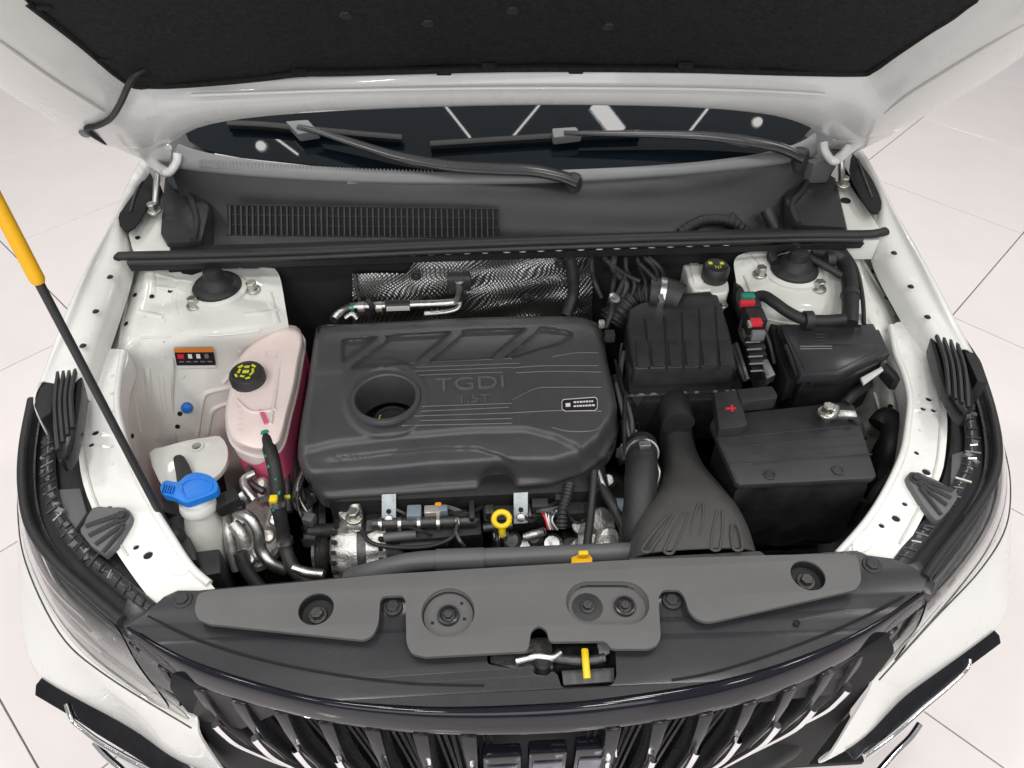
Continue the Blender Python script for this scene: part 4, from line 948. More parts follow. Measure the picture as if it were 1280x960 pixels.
for k in range(5): plate('level_mark', T([(296,508+k*7),(302,508+k*7),(302,509.4+k*7),(296,509.4+k*7)], .9185), 'tank', tk, .001, (), 0)
for pts in ([(362,418),(352,450),(345,490),(338,530)], [(296,500),(315,515),(345,512)], [(318,440),(340,428),(356,424)]): tube('moulded_rib', T(pts, .9165), .0035, 'tank', tk, 8)
plate('stripe', T([(323,512),(329,512),(336,528),(330,530)], .919), 'coolant', tk, .002, (), 0)
tube('moulded_ring', cr([P(340+7*math.cos(a), 443+6*math.sin(a), .919) for a in [k*math.pi/4 for k in range(8)]], 3, True), .002, 'tank', tk, 6, 1)

# ---- reservoir hose (black with green wrap)
gh = thing('coolant_hose', P(345, 640, .72), 'black coolant hose with green markings rising in front of the coolant reservoir', 'hose')
HPp = [P(332,542,.90), P(336,558,.905), P(342,580,.895), P(346,605,.87), P(347,628,.84), P(352,655,.80), P(357,685,.76), P(368,712,.74), P(388,728,.72)]
tube('hose', HPp, .0125, 'rubber', gh, 14)
for k, (i, f_) in enumerate(((0, .2), (0, .7), (1, .5), (2, .1), (2, .7), (3, .4), (4, .3))):
    q = HPp[i].lerp(HPp[i+1], f_); d = (HPp[i+1]-HPp[i]).normalized()
    box('marking', q+Vector((random.choice((-.006, .003, .007)), -.006, .0085)), (.004, random.uniform(.008, .016), .003), 'green', gh, .0008)
lathe('clamp', [(.0135, -.004), (.015, -.004), (.015, .004), (.0135, .004)], HPp[0].lerp(HPp[1], .3), 'green', gh, 20, HPp[1]-HPp[0])
lathe('clamp', [(.0135, -.005), (.0155, -.005), (.0155, .005), (.0135, .005)], HPp[4], 'steel', gh, 20, HPp[5]-HPp[4])
lathe('clamp', [(.0135, -.005), (.0155, -.005), (.0155, .005), (.0135, .005)], HPp[6].lerp(HPp[5], .3), 'steel', gh, 20, HPp[6]-HPp[5])
box('yellow_tag', P(342,624,.862), (.014, .014, .010), 'yellow', gh, .003); box('yellow_tag', P(358,621,.84), (.014, .005, .006), 'mark_yellow', gh, .001)

# ---- washer filler
wf = thing('washer_filler', P(248, 700, .66), 'washer fluid filler neck with a bright blue cap beside the white bracket', 'washer filler')
tube('neck', [P(246,618,.875), P(250,640,.84), P(256,668,.79), P(262,700,.72), P(266,725,.62)], lambda t: .026+.006*sm(.2, .5, t), 'white_plastic', wf, 24)
lathe('collar', [(.030, -.008), (.0315, 0), (.030, .008)], P(248,632,.858), 'white_plastic', wf, 28, (0, .25, 1))
bc = [(202,604),(208,600),(222,602),(232,594),(246,590),(262,594),(271,602),(272,612),(262,618),(246,624),(232,628),(222,624),(214,620),(204,618),(200,611)]
cp_ = plate('cap', cr(T(bc, .896), 3, True), 'blue', wf, .016, (), .005, 3)
for k in range(5): box('grip_rib', P(204+k*3, 610+k*.5, .8985), (.002, .016, .004), 'blue', cp_, .0006)
tube('cap_rim', cr(T([(228,606),(244,597),(262,602),(264,611),(248,618),(232,621)], .8965), 4, True), .0022, 'blue', cp_, 6, 1)

br = thing('mounting_bracket', P(230, 580, .80), 'white painted sheet bracket with a black oval clip behind the blue washer cap', 'bracket')
bp_ = plate('panel', cr(T([(186,566),(205,558),(235,550),(260,546),(275,545),(284,558),(284,575),(276,590),(262,600),(235,608),(210,612),(198,600)], .84), 2, True), 'apron_paint', br, .012, [circ(246,558,.0085,.84,16)], .003)
lathe('hole_collar', [(.0088, -.02), (.0088, .002), (.013, .002), (.0135, -.001)], P(246,558,.841), 'apron_paint', br, 20, caps=False)
lathe('hole_bottom', [(.0085, -.012), (.0005, -.0118)], P(246,558,.84), 'deep', br, 16)
plate('clip', cr(T([(216,572),(222,568),(230,570),(240,590),(244,606),(232,612),(222,606),(219,590)], .853), 2, True), 'plastic', br, .018, (), .004)
plate('leg', [P(198,600,.835), P(235,608,.835), P(240,650,.70), P(205,640,.70)], 'apron_paint', br, (0, .004, -.004), (), .002)

# ---- air conditioning plumbing and compressor at the left front
cm = thing('compressor', P(330, 690, .55), 'cast aluminium compressor with pipes low beside the alternator', 'compressor')
loft('body', [ringpx([(292,628),(330,618),(350,640),(352,690),(320,715),(290,690)], .74, -.12), ringpx([(292,628),(330,618),(350,640),(352,690),(320,715),(290,690)], .73), ringpx([(292,628),(330,618),(350,640),(352,690),(320,715),(290,690)], .60)], 'cast', cm)
for pts, r, m in (([(296,640,.82),(312,648,.82),(322,665,.80),(326,688,.77),(340,705,.75),(358,712,.73)], .011, 'steel'), ([(280,645,.80),(285,665,.79),(290,690,.76),(296,712,.73)], .010, 'cast'),
                  ([(292,655,.80),(302,668,.79),(306,684,.77)], .012, 'cast'), ([(318,625,.83),(308,612,.84),(305,600,.84),(318,592,.84)], .008, 'steel'), ([(300,690,.775),(308,712,.75),(325,735,.72)], .012, 'rubber'),
                  ([(366,710,.745),(385,716,.74),(405,718,.74)], .010, 'steel'), ([(330,560,.84),(318,575,.835),(310,600,.83),(330,615,.82)], .007, 'dark_metal'), ([(352,560,.80),(358,585,.80),(360,610,.79),(362,640,.78)], .006, 'dark_metal'), ([(366,560,.80),(370,590,.79),(372,620,.78)], .006, 'grey_plastic')):
    tube('line', T(pts), r, m, cm, 12)
box('valve_block', P(285,628,.845), (.042, .03, .03), 'black', cm, .005, Matrix.Rotation(.5, 3, 'Z')); box('valve_block', P(295,634,.83), (.03, .02, .02), 'plastic', cm, .004)
for x, y, z in ((305,622,.80),(326,605,.82),(335,670,.77),(345,650,.77),(312,700,.75),(322,690,.76),(300,650,.80)):
    lathe('fitting', [(.013, -.012), (.014, 0), (.010, .006), (.005, .007)], P(x, y, z), random.choice(('cast', 'steel', 'silver_plastic')), cm, 12, (random.uniform(-.4, .4), -.5, 1))
plate('heat_plate', T([(318,600),(350,592),(352,615),(322,622)], .79), 'cast', cm, .02, (), .005)
plate('black_duct', T([(236,690),(275,685),(276,716),(240,722)], .79), 'plastic', cm, .12, (), .006)
plate('side_skin', T([(215,640),(240,650),(250,700),(236,705),(222,680)], .78), 'black', cm, .1, (), .004)

# ---- alternator
al = thing('alternator', P(445, 700, .55), 'bare aluminium alternator with slotted housing in front of the engine', 'alternator')
ax = Vector((1, .04, .0)); c0 = P(452, 688, .735)
def slots(a, z): return 1-.06*(1 if int(a/(2*math.pi)*24) % 2 else 0)*(1 if abs(z) > .016 else 0)
lathe('housing', [(.035, -.052), (.052, -.046), (.059, -.034), (.061, -.012), (.061, .0)], c0, 'cast', al, 72, ax, slots)
lathe('stator', [(.0585, 0), (.0585, .016)], c0, 'dark_metal', al, 48, ax)
lathe('rear_housing', [(.061, .016), (.061, .034), (.058, .05), (.045, .056)], c0, 'cast', al, 72, ax, slots)
lathe('end_cap', [(.05, .05), (.05, .08), (.042, .088)], c0, 'plastic', al, 32, ax)
for k in range(9):
    a = math.radians(20+k*18)
    for dz, w_ in ((-.040, .008), (.043, .008)):
        q = c0+ax*dz+Vector((0, -math.cos(a)*.058, math.sin(a)*.058))
        box('slot', q, (.008, .007, .007), 'deep', al, .001, Matrix.Rotation(-a, 3, 'X'), 1)
lathe('pulley', [(.03, -.085), (.033, -.085), (.033, -.080), (.029, -.078), (.032, -.075), (.029, -.072), (.032, -.069), (.029, -.066), (.033, -.062), (.02, -.055)], c0, 'dark_metal', al, 36, ax)
tube('mount_ear', [P(447,665,.79), P(446,650,.80), P(444,632,.81)], .011, 'cast', al, 12); lathe('ear_boss', [(.014, -.012), (.014, .012)], P(445,655,.80), 'cast', al, 20, (1, 0, .1))
put('bolt', NUT, P(443,648,.815), al)
plate('top_bracket', T([(418,628),(446,622),(448,640),(432,652),(424,645)], .80), 'cast', al, .03, (), .008)
tube('belt', [P(408,665,.74), P(412,690,.73), P(418,715,.70)], .009, 'rubber', al, 6, 6, .4)
tube('side_hose', [P(386,665,.76), P(405,664,.76), P(428,662,.77)], .014, 'rubber', al)

# ---- radiator top hose
rh = thing('radiator_hose', P(600, 705, .80), 'long dark grey hose lying behind the radiator cover with an orange clip', 'hose')
tube('hose', [P(436,722,.79), P(460,716,.815), P(490,708,.83), P(530,701,.835), P(620,697,.835), P(720,693,.835), P(790,690,.83), P(830,688,.82)], lambda t: .0165-.003*sm(.14, .0, t), 'grey_plastic', rh, 20)
tube('sleeve', [P(545,700,.8355), P(605,698,.8355)], .0182, 'grey_plastic', rh, 20)
oc = plate('clip', T([(714,696),(720,694),(723,691),(735,691),(738,694),(741,697),(740,706),(714,707)], .856), 'grip', rh, .03, (), .003)
box('clip_tab', P(729,693,.862), (.016, .008, .012), 'yellow', oc, .002)
plate('shroud', T([(430,724),(800,702),(960,695),(960,712),(430,735)], .80), 'black', rh, .12, (), .004)

# ---- gearbox castings at the right of the engine
gx = thing('gearbox', P(750, 650, .40), 'bare aluminium gearbox castings between the engine cover and the intake duct', 'gearbox')
loft('case', [ringpx([(700,640),(735,595),(770,590),(800,620),(800,690),(705,695)], .72, -.15, 40), ringpx([(700,640),(735,595),(770,590),(800,620),(800,690),(705,695)], .70, 0, 40), ringpx([(700,640),(735,595),(770,590),(800,620),(800,690),(705,695)], .45, 0, 40)], 'dark_metal', gx)
for x, y, z, s, l in ((745,605,.80,.016,.05),(752,618,.79,.014,.03),(760,600,.80,.012,.02),(728,655,.77,.022,.05),(752,650,.77,.026,.05),(762,672,.76,.02,.04),(740,678,.75,.018,.03),(770,640,.77,.012,.03),(722,682,.75,.014,.03)):
    lathe('boss', [(s*1.15, -l), (s, -.004), (s*.85, .002), (s*.4, .003)], P(x, y, z), 'cast', gx, 16, (random.uniform(-.5, .5), -.6, 1))
plate('web', T([(722,668),(736,610),(742,608),(742,660),(734,690),(722,690)], .78), 'cast', gx, .03, (), .006)
plate('web', T([(746,645),(768,636),(772,685),(742,690)], .765), 'cast', gx, .03, (), .008)
tube('cable', [P(743,588,.85), P(741,615,.83), P(738,645,.81), P(733,688,.80)], .0075, 'rubber', gx, 8)
tube('cable', [P(752,608,.82), P(765,630,.815), P(778,655,.80), P(786,680,.78)], .011, 'rubber', gx, 8)
lathe('sensor', [(.014, -.02), (.014, .02), (.010, .024)], P(776,632,.81), 'connector', gx, 16, (.5, -.5, .6))
tube('bright_rod', [P(747,590,.83), P(752,602,.825), P(757,614,.82)], .008, 'steel', gx, 10)
plate('fitting', T([(815,604),(826,602),(829,608),(818,620),(812,622)], .80), 'steel', gx, .02, (), .003)
tube('fitting_pipe', [P(818,575,.83), P(824,590,.825), P(822,605,.81)], .004, 'steel', gx)

# ---- charge hose
ch = thing('charge_air_hose', P(800, 680, .70), 'thick black rubber charge air hose standing beside the ribbed intake duct', 'hose')
tube('hose', [P(802,556,.86), P(802,572,.87), P(801,600,.865), P(800,630,.85), P(796,665,.82), P(795,690,.78)], .029, 'rubber', ch, 24)
lathe('clamp', [(.029, -.006), (.0315, -.006), (.0315, .006), (.029, .006)], P(802,566,.868), 'steel', ch, 30, (0, .75, -.35))
box('clamp_screw', P(806,557,.905), (.02, .012, .012), 'steel', ch, .002)
# ---- air filter box
af = thing('air_filter_box', P(840, 470, .70), 'black ribbed plastic air filter box between the engine cover and the fuse box', 'filter box')
AO = [(786,385),(800,378),(850,366),(895,362),(899,372),(906,392),(912,412),(918,440),(920,456),(793,460),(788,440),(784,410)]
plate('lid', T(AO, .952), 'plastic', af, .05, (), .008, 3)
plate('skirt', T([(782,392),(790,384),(898,366),(922,458),(921,462),(786,466)], .915), 'plastic', af, .05, (), .005)
plate('front_wall', [P(786,461,.938), P(920,457,.938), P(916,488,.865), P(786,493,.865)], 'plastic', af, (0, .03, -.01), (), .006)
plate('base', T([(776,468),(925,462),(928,480),(930,498),(780,503)], .862), 'black', af, .12, (), .006)
ZL = .9525
for k, (xt, xb) in enumerate(((806,812),(830,834),(852,855),(874,876),(894,899))):
    yt = 398-(k)*4
    plate('groove', [P(xt-1.6, yt, ZL), P(xt+1.6, yt, ZL), P(xb+1.8, 459, ZL), P(xb-1.8, 459, ZL)], 'deep', af, .004, (), .0008)
for k in range(6):
    xa = (797,816,838,859,880,901)[k]; xb = xa+(16, 15, 14, 14, 16, 16)[k]
    plate('raised_rib', [P(xa-3, 425, ZL+.0015), P(xb-4, 424, ZL+.0015), P(xb, 457-k*.4, ZL+.0045), P(xa, 457.5-k*.4, ZL+.0045)], 'plastic', af, .005, (), .002)
for k in range(18): box('flange_clip', P(786+k*7.7, 493.5-k*.3, .868), (.008, .004, .004), random.choice(('trim', 'plastic', 'satin_panel')), af, .001)
tube('flange', [P(783,494,.866), P(850,491,.866), P(922,488,.866)], .004, 'satin_panel', af, 6)
tube('flange', [P(783,503,.855), P(850,500,.855), P(915,497,.855)], .003, 'satin_panel', af, 6)
plate('latch', T([(788,495),(806,494),(797,508)], .866), 'satin_panel', af, .006, (), .001)
tube('side_strut', [P(920,430,.95), P(928,455,.94), P(934,474,.92)], .005, 'satin_panel', af, 6); tube('side_strut', [P(915,432,.945), P(924,458,.935), P(931,476,.915)], .004, 'plastic', af, 6)
put('bolt', BOLT, P(904,382,.935), af)
# ---- intake hose from filter box to the turbo
ih = thing('intake_hose', P(800, 375, .85), 'black corrugated intake hose with a clamp behind the air filter box', 'hose')
rippled('hose', [P(838,372,.945), P(815,368,.945), P(792,372,.935), P(775,388,.92), P(765,402,.90)], .030, .003, 10, 'rubber', ih, 20)
tube('elbow', [P(812,366,.955), P(835,368,.955), P(850,374,.95)], .033, 'plastic', ih, 20)
lathe('clamp', [(.0335, -.006), (.0355, -.006), (.0355, .006), (.0335, .006)], P(826,367,.957), 'steel', ih, 30, (1, -.2, -.1))
box('clamp_screw', P(826,374,.992), (.012, .024, .01), 'steel', ih, .003)
tube('breather', [P(781,345,.985), P(775,362,.97), P(768,375,.96), P(764,392,.95), P(757,410,.93)], .006, 'rubber', ih, 8)
lathe('sensor', [(.012, 0), (.012, .006), (.006, .008)], P(767,374,.975), 'steel', ih, 14, (.3, -.3, 1))
box('plug', P(762,420,.945), (.02, .018, .02), 'plastic', ih, .003); box('plug', P(752,405,.945), (.012, .014, .014), 'silver_plastic', ih, .003)
for pts in ([(800,330,1.0),(812,342,.99),(820,352,.985)], [(770,335,.99),(785,345,.985),(800,352,.98)], [(805,322,1.0),(818,335,.99),(822,350,.98)]): tube('vacuum_line', T(pts), .005, 'rubber', ih, 8)
# ---- brake fluid reservoir
bf = thing('brake_fluid_reservoir', P(890, 340, .88), 'white brake fluid reservoir with a black cap in front of the cowl seal', 'reservoir')
plate('tank', cr(T([(851,316),(880,314),(898,318),(904,336),(911,354),(909,366),(890,367),(887,362),(866,362),(858,340)], .955), 2, True), 'white_plastic', bf, .07, (), .006, 3)
plate('step', T([(860,322),(872,321),(880,352),(868,354)], .959), 'white_plastic', bf, .01, (), .003)
cc2 = P(893, 345, .962)
cpb = lathe('cap', [(.027, -.006), (.0285, .0), (.028, .022), (.024, .028), (.006, .028)], cc2, 'plastic', bf, 60, mod=lambda a, z: 1+(.03 if int(a/(2*math.pi)*60) % 3 == 0 and 0 < z < .02 else 0))
for dx, dy in ((-.012, .008), (.012, .006), (-.004, -.006), (.001, -.008), (.006, -.006)): box('cap_mark', cc2+Vector((dx, dy, .0285)), (.008 if abs(dx) > .01 else .002, .008, .0012), 'mark_yellow', cpb, .0004)

# ---- connector stack between filter box and tower
cn = thing('connector_stack', P(935, 410, .86), 'column of black electrical connectors with red and green locks beside the air filter box', 'connectors')
box('plug', P(936,383,.955), (.034, .05, .04), 'plastic', cn, .004); box('lock', P(935,371,.980), (.026, .014, .012), 'green', cn, .002); box('lock', P(934,379,.978), (.03, .010, .012), 'red', cn, .002)
box('plug', P(943,402,.955), (.036, .04, .04), 'plastic', cn, .004); box('lock', P(945,403,.980), (.022, .018, .010), 'red', cn, .002); box('lock', P(937,405,.978), (.008, .014, .01), 'silver_plastic', cn, .002)
box('cap_strip', P(947,419,.965), (.026, .012, .02), 'trim', cn, .003)
box('rail', P(926,380,.93), (.012, .10, .05), 'plastic', cn, .003)
for k in range(5):
    box('relay', P(942+k*1.5, 430+k*9, .93-.006*k), (.036, .014, .03), 'plastic' if k % 2 else 'black', cn, .003)
    tube('pin_row', [P(932+k*1.5, 428+k*9, .948-.006*k), P(950+k*1.5, 427+k*9, .948-.006*k)], .002, 'trim', cn, 5, 1, straight=True)
plate('foil_tag', T([(952,450),(960,448),(970,468),(958,474)], .93), 'steel', cn, .02, (), .003)
for pts in ([(925,360,.96),(922,372,.955),(928,390,.95)], [(950,372,.97),(945,380,.96),(938,392,.95)], [(930,395,.95),(925,415,.94),(935,435,.93)], [(955,412,.95),(962,430,.93),(968,455,.91)]): tube('wire', T(pts), .004, 'rubber', cn, 8)
# ---- harness around the right strut tower
hn = thing('wiring_harness', P(1000, 395, .90), 'thick black taped wiring harness looping round the strut tower behind the fuse box', 'wiring harness')
tube('trunk', [P(944,372,.965), P(955,370,.975), P(968,378,.98), P(985,390,.975), P(1005,399,.972), P(1030,401,.972), P(1056,399,.975)], .0115, 'rubber', hn, 12)
tube('trunk', [P(1062,405,.965), P(1063,380,.98), P(1062,350,.985), P(1056,328,.99), P(1040,316,1.0), P(1015,312,1.0)], .0165, 'rubber', hn, 12)
tube('branch', [P(1052,345,.985), P(1030,332,.995), P(1012,322,1.0), P(1000,313,1.0)], .008, 'rubber', hn, 10)
tube('branch', [P(968,328,.99), P(964,320,.995), P(972,312,1.0), P(985,309,1.0)], .010, 'rubber', hn, 10)
tube('branch', [P(1080,405,.965), P(1078,370,.98), P(1070,335,.995), P(1055,312,1.01)], .0045, 'rubber', hn, 8)
for (x, y, z) in ((1063,370,.982),(1010,400,.973),(1036,325,.995)): lathe('tape', [(.0175, -.008), (.0182, -.008), (.0182, .008), (.0175, .008)], P(x, y, z), 'plastic', hn, 16, (0, 1, 0) if x > 1050 else (1, 0, 0))
plate('tag', T([(1070,392),(1078,392),(1080,404),(1071,404)], .962), 'mark_white', hn, .004, (), .001)

# ---- fuse box
fb = thing('fuse_box', P(1045, 450, .80), 'black fuse box with a slanted corner lid standing behind the battery', 'fuse box')
FO = [(974,405),(1092,404),(1110,440),(1049,468),(1001,468),(990,440)]
lid = plate('lid', T(FO, .955), 'satin_panel', fb, .022, (), .004)
plate('rim', T([(971,406),(1095,403),(1113,442),(1052,473),(998,473),(987,442)], .932), 'plastic', fb, .016, (), .003)
plate('body', T([(975,412),(1090,410),(1106,446),(1050,478),(1002,478),(990,446)], .914), 'black', fb, .14, (), .005)
plate('raised_field', T([(978,409),(1000,409),(1000,434),(1030,434),(1030,430),(1090,430),(1098,437),(1048,462),(1006,462),(994,438)], .9565), 'satin_panel', lid, .003, (), .0012)
[tube('mark', T([(x0,y),(x1,y-.2)], .9562), .0016, 'satin_panel', lid, 6, 1) for x0, x1, y in ((1018,1032,418),(1019,1031,422),(1018,1032,426))]
for y in (433, 436): tube('ridge', T([(1000,y),(1040,y-.3)], .957), .0012, 'trim', lid, 5, 1)
for x in (1004, 1014): box('hinge_clip', P(x, 476, .925), (.008, .012, .014), 'plastic', fb, .002)
plate('white_label', T([(1076,472),(1102,458),(1105,462),(1080,480)], .905), 'mark_white', fb, .006, (), .001)
plate('side_arm', T([(1108,452),(1122,466),(1126,474),(1118,474),(1104,458)], .91), 'plastic', fb, .03, (), .003)
tube('side_rail', T([(982,432,.95),(992,456,.945),(998,470,.94)]), .004, 'plastic', fb, 6)
plate('left_wall', T([(962,398),(974,400),(1000,470),(985,475),(970,440)], .92), 'black', fb, .06, (), .004)

# ---- battery
bt = thing('battery', P(1000, 580, .66), 'black car battery under a soft cover behind the front rail', 'battery')
BT = [(889,528),(1066,507),(1097,596),(922,606)]
plate('cover', T([(893,519),(1054,502),(1068,506),(1096,594),(1090,598),(925,606),(919,602),(888,530)], .902), 'plastic', bt, .014, (), .004)
plate('case', [P(898,535,.888), P(1060,518,.888), P(1086,596,.888), P(928,604,.888)], 'black', bt, .21, (), .006)
for k in range(6): box('rim_rib', P(930+k*28, 607-k*1.6, .872), (.03, .006, .008), 'black', bt, .002)
sheet('sleeve', [[P(918+i*13, 608-i*.9, .886)+Vector((0, -.004*math.sin(i*1.3), 0)) for i in range(14)]]+[[P(918+i*13, 608-i*.9, .886)+Vector((.003*math.sin(i*2+j), -.006-.006*math.sin(i*1.1+j*1.7), -.045*j)) for i in range(14)] for j in range(1, 5)], 'black', bt, .003, 2)
for (x, y) in ((962,594),(1047,588)): lathe('cover_stud', [(.010, 0), (.010, .002), (.008, .0025), (.007, .001), (.003, .001)], P(x, y, .9025), 'plastic', bt, 18)
tube('cover_seam', T([(912,580),(960,578),(1020,573),(1085,570)], .9025), .0015, 'plastic', bt, 5)
tb = plate('positive_cover', T([(892,490),(923,487),(935,530),(926,534),(899,536)], .926), 'plastic', bt, .03, (), .004)
plate('positive_arm', T([(921,486),(952,483),(966,482),(973,494),(970,498),(927,503)], .93), 'plastic', bt, .028, (), .004)
plate('plus_mark', T([(907,509.5),(920,508.8),(920,511),(907,511.7)], .927), 'red', tb, .001, (), 0)
plate('plus_mark', T([(913,506),(916,505.8),(917,514),(914,514.2)], .9273), 'red', tb, .001, (), 0)
tm_ = lathe('terminal', [(.013, -.014), (.012, .012), (.008, .014)], P(1036,514,.915), 'steel', bt, 20)
tube('terminal_clamp', [P(1028,512,.918), P(1034,520,.92), P(1043,518,.92), P(1044,510,.918)], .008, 'steel', bt, 10)
plate('clamp_arm', T([(1044,511),(1070,513),(1072,521),(1045,520)], .922), 'steel', bt, .008, (), .002)
put('bolt', NUT, P(1032,517,.92), bt)
tube('negative_cable', [P(1066,520,.91), P(1072,528,.90), P(1076,545,.87)], .009, 'rubber', bt)
tube('negative_cable', [P(1056,505,.90), P(1064,496,.90), P(1074,488,.88), P(1085,480,.86)], .010, 'rubber', bt)
tray = plate('tray', T([(925,690),(1060,690),(1085,620),(940,612)], .62), 'black', bt, .03, (), .004)
for x, y in ((1040,650),(1068,640)): box('tray_rib', P(x, y, .66), (.012, .02, .10), 'plastic', tray, .003)
for k in range(4): tube('moulded_line', T([(930+k*4,545+k*12),(1040+k*6,534+k*12),(1066+k*8,532+k*12)], .9022), .0011, 'plastic', bt, 5)
# washer bottle shoulder at the far right
wb = thing('horn_bracket', P(1108, 560, .60), 'black bent bracket and hose between the battery and the right tie rail', 'bracket')
tube('hose', T([(1098,532,.80),(1108,522,.81),(1116,532,.81),(1112,560,.79),(1100,590,.74),(1088,615,.68)]), .022, 'rubber', wb, 16)
plate('plate', T([(1106,530),(1126,525),(1128,550),(1112,590),(1095,600)], .77), 'black', wb, .1, (), .006)

# ---- intake duct scoop
dk = thing('intake_duct', P(865, 690, .78), 'wide ribbed grey plastic air intake duct fanning out behind the radiator cover', 'air duct')
rowsD = [[(826,518,.80),(836,517,.815),(856,517,.815),(866,520,.80)],[(829,548,.81),(839,546,.825),(860,546,.825),(870,549,.81)],[(831,576,.825),(842,573,.842),(866,571,.842),(878,574,.825)],
 [(828,600,.838),(844,594,.862),(882,592,.862),(898,598,.838)],[(808,622,.848),(834,612,.884),(900,610,.884),(920,621,.848)],[(793,648,.858),(815,637,.892),(918,634,.892),(937,650,.858)],[(788,674,.862),(808,664,.893),(929,660,.893),(945,674,.862)],[(787,698,.866),(808,690,.892),(934,684,.892),(950,692,.868)]]
fullD = []
for r in rowsD:
    a, b, c, d = T(r); fullD.append([a-Z*.05, a, b, b.lerp(c, .33)+Z*.003, b.lerp(c, .67)+Z*.003, c, d, d-Z*.05])
duct = sheet('duct', fullD, 'duct_plastic', dk, .003, 3)
for a, b in (((838,645),(808,686)),((858,640),(836,688)),((876,630),(869,668)),((900,638),(894,684)),((918,655),(922,684))):
    pa, pb = P(*a, .8945), P(*b, .8945)
    for wv in (-.008, .008): tube('rib', [pa+Vector((wv*.5, 0, 0)), pa.lerp(pb, .5)+Vector((wv, 0, .0005)), pb+Vector((wv, 0, 0))], .0024, 'duct_plastic', duct, 6, 4)
    tube('rib', [pb+Vector((.008*math.cos(t_), -.006*math.sin(t_), 0)) for t_ in [k*math.pi/8 for k in range(9)]], .0024, 'duct_plastic', duct, 6, 1, straight=True)
plate('lip', T([(786,697),(950,688),(958,694),(958,700),(786,706)], .885), 'duct_plastic', dk, .02, (), .003)
tube('throat', [P(842,500,.84), P(844,515,.85), P(848,530,.85)], .032, 'plastic', dk, 20)

# ---- loose looms in the gaps round the engine
def loom(name, label, base, items):
    t = thing(name, base, label, 'wiring')
    for pts, r, m in items: tube('wire', T(pts), r, m, t, 8)
    return t
R_ = random.uniform
lw = loom('wiring_loom', 'tangle of thin black and grey wires between the coolant reservoir and the engine cover', P(385,640,.62),
  [([(380+R_(-8,6),470+k*12,.80),(376+R_(-8,8),510+k*10,.81),(372+R_(-6,8),550+k*9,.80),(378+R_(-12,10),600+k*6,.78),(385+R_(-10,10),640+R_(-10,10),.75)], R_(.0025,.0055), random.choice(('rubber','grey_plastic','dark_metal','plastic','cast'))) for k in range(9)])
for k in range(12): box('plug', P(R_(364,396), R_(560,690), R_(.74,.79)), (R_(.01,.024), R_(.01,.022), .02), random.choice(('plastic','black','connector','cast','grey_plastic')), lw, .003, Matrix.Rotation(R_(0,3), 3, 'Z'))
rw = loom('wiring_loom', 'black wires and small clips between the engine cover and the air filter box', P(780,520,.62),
  [([(766+R_(0,16),430+k*10,.88),(772+R_(0,14),470+k*10,.87),(778+R_(0,14),520+k*8,.85),(784+R_(-8,20),570+k*5,.82)], R_(.003,.006), random.choice(('rubber','rubber','plastic','grey_plastic'))) for k in range(7)])
for k in range(9): box('plug', P(R_(775,800), R_(510,600), R_(.78,.83)), (R_(.01,.022), R_(.01,.02), .02), random.choice(('plastic','black','dark_metal','cast')), rw, .003, Matrix.Rotation(R_(0,3), 3, 'Z'))
bw = loom('vacuum_lines', 'black pipes and lines low on the firewall behind the air filter box', P(790,345,.9),
  [([(740+k*14,322,1.0),(745+k*15+R_(-8,8),338,.985),(748+k*14+R_(-10,10),355,.975),(752+k*12,372,.95)], R_(.004,.009), random.choice(('rubber','plastic','black'))) for k in range(6)])

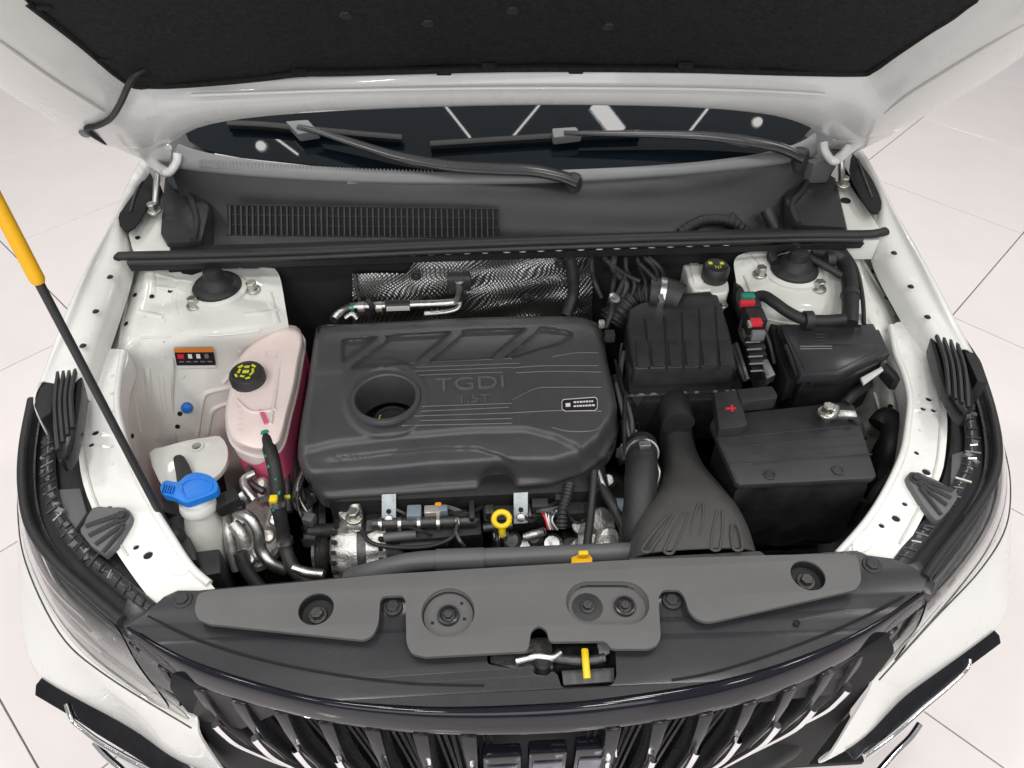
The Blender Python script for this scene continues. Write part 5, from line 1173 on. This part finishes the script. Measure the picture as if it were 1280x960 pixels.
# ---- hood prop rod
pb = P(216, 672, .82); n_ = ray(216, 672).cross(ray(0, 262)); 
def prop(px, py, tq):  # point on the rod's sight line at fraction tq of its rise
    return PL(px, py, pb+Vector((0, 0, 0)), ROD_N)
T0 = None
for k in range(200):
    s_ = k/200*.98; q = H0+HD*s_+HN*.0; q.x = -.70
    v_ = n_.dot(q-CAM)
    if T0 is None or abs(v_) < T0[0]: T0 = (abs(v_), q)
top_pt = T0[1]
pr = thing('hood_prop_rod', pb, 'black steel rod with a yellow grip propping the hood open at the left', 'prop rod')
dirv = (top_pt-pb)
def on_rod(px, py):
    # nearest point on the rod to a pixel's sight line
    d = ray(px, py).normalized(); u_ = dirv.normalized(); w0 = pb-CAM; a_ = u_.dot(u_); b_ = u_.dot(d); c_ = 1; d_ = u_.dot(w0); e_ = d.dot(w0)
    return pb+u_*((b_*e_-c_*d_)/(a_*c_-b_*b_))
tube('rod', [pb-dirv.normalized()*.02, top_pt], .0062, 'plastic', pr, 12, 1, straight=True)
g0 = on_rod(42, 356); g1 = on_rod(0, 258)
gd = (g1-g0); tube('grip', [g0, g0+gd*.05, g0+gd*.1, g0+gd*1.3, g0+gd*1.35], lambda t: .0098-.002*(t < .1), 'grip', pr, 16, 1, straight=True)
lathe('pivot', [(.018, -.02), (.02, 0), (.014, .014), (.006, .018)], pb, 'plastic', pr, 18)
plate('pivot_bracket', T([(203,652),(228,640),(246,700),(230,700)], .815), 'plastic', pr, .04, (), .004)

# ================================================================== ceiling lamps (seen mirrored in the windshield)
def mirror(x, y, zc=4.2):
    p = W(x, y); d = ray(x, y).normalized(); n = Vector(WP[1]).normalized(); r = d-n*(2*d.dot(n))
    return p+r*((zc-p.z)/r.z)
for a, b in (((555,130),(588,172)), ((675,130),(640,172)), ((338,168),(372,193)), ((888,132),(862,165)), ((745,128),(775,166))):
    A, B = mirror(*a), mirror(*b); wd = .045 if a[0] == 745 else .006
    lm = thing('ceiling_lamp', (A+B)/2, 'wide white ceiling light panel mirrored in the windshield' if wd > .04 else 'thin white linear ceiling lamp mirrored in the windshield', 'lamp', None if wd > .04 else 'linear ceiling lamps')
    d = (B-A).normalized(); sd = d.cross(Z).normalized()*wd
    plate('tube', [A+sd, B+sd, B-sd, A-sd], 'lamp', lm, -.02, (), .003)
    plate('housing', [A+sd*1.3+Z*.03, B+sd*1.3+Z*.03, B-sd*1.3+Z*.03, A-sd*1.3+Z*.03], 'paint', lm, -.03, (), .003)
for a in ((325,182),(948,152)):
    A = mirror(*a); lm = thing('ceiling_spot', A, 'round white ceiling spot lamp mirrored in the windshield', 'lamp', 'round ceiling spots')
    lathe('disc', [(.026, 0), (.026, .02), (.02, .03)], A, 'lamp', lm, 24)
    lathe('housing', [(.035, .03), (.035, .12), (.03, .13)], A, 'paint', lm, 24)
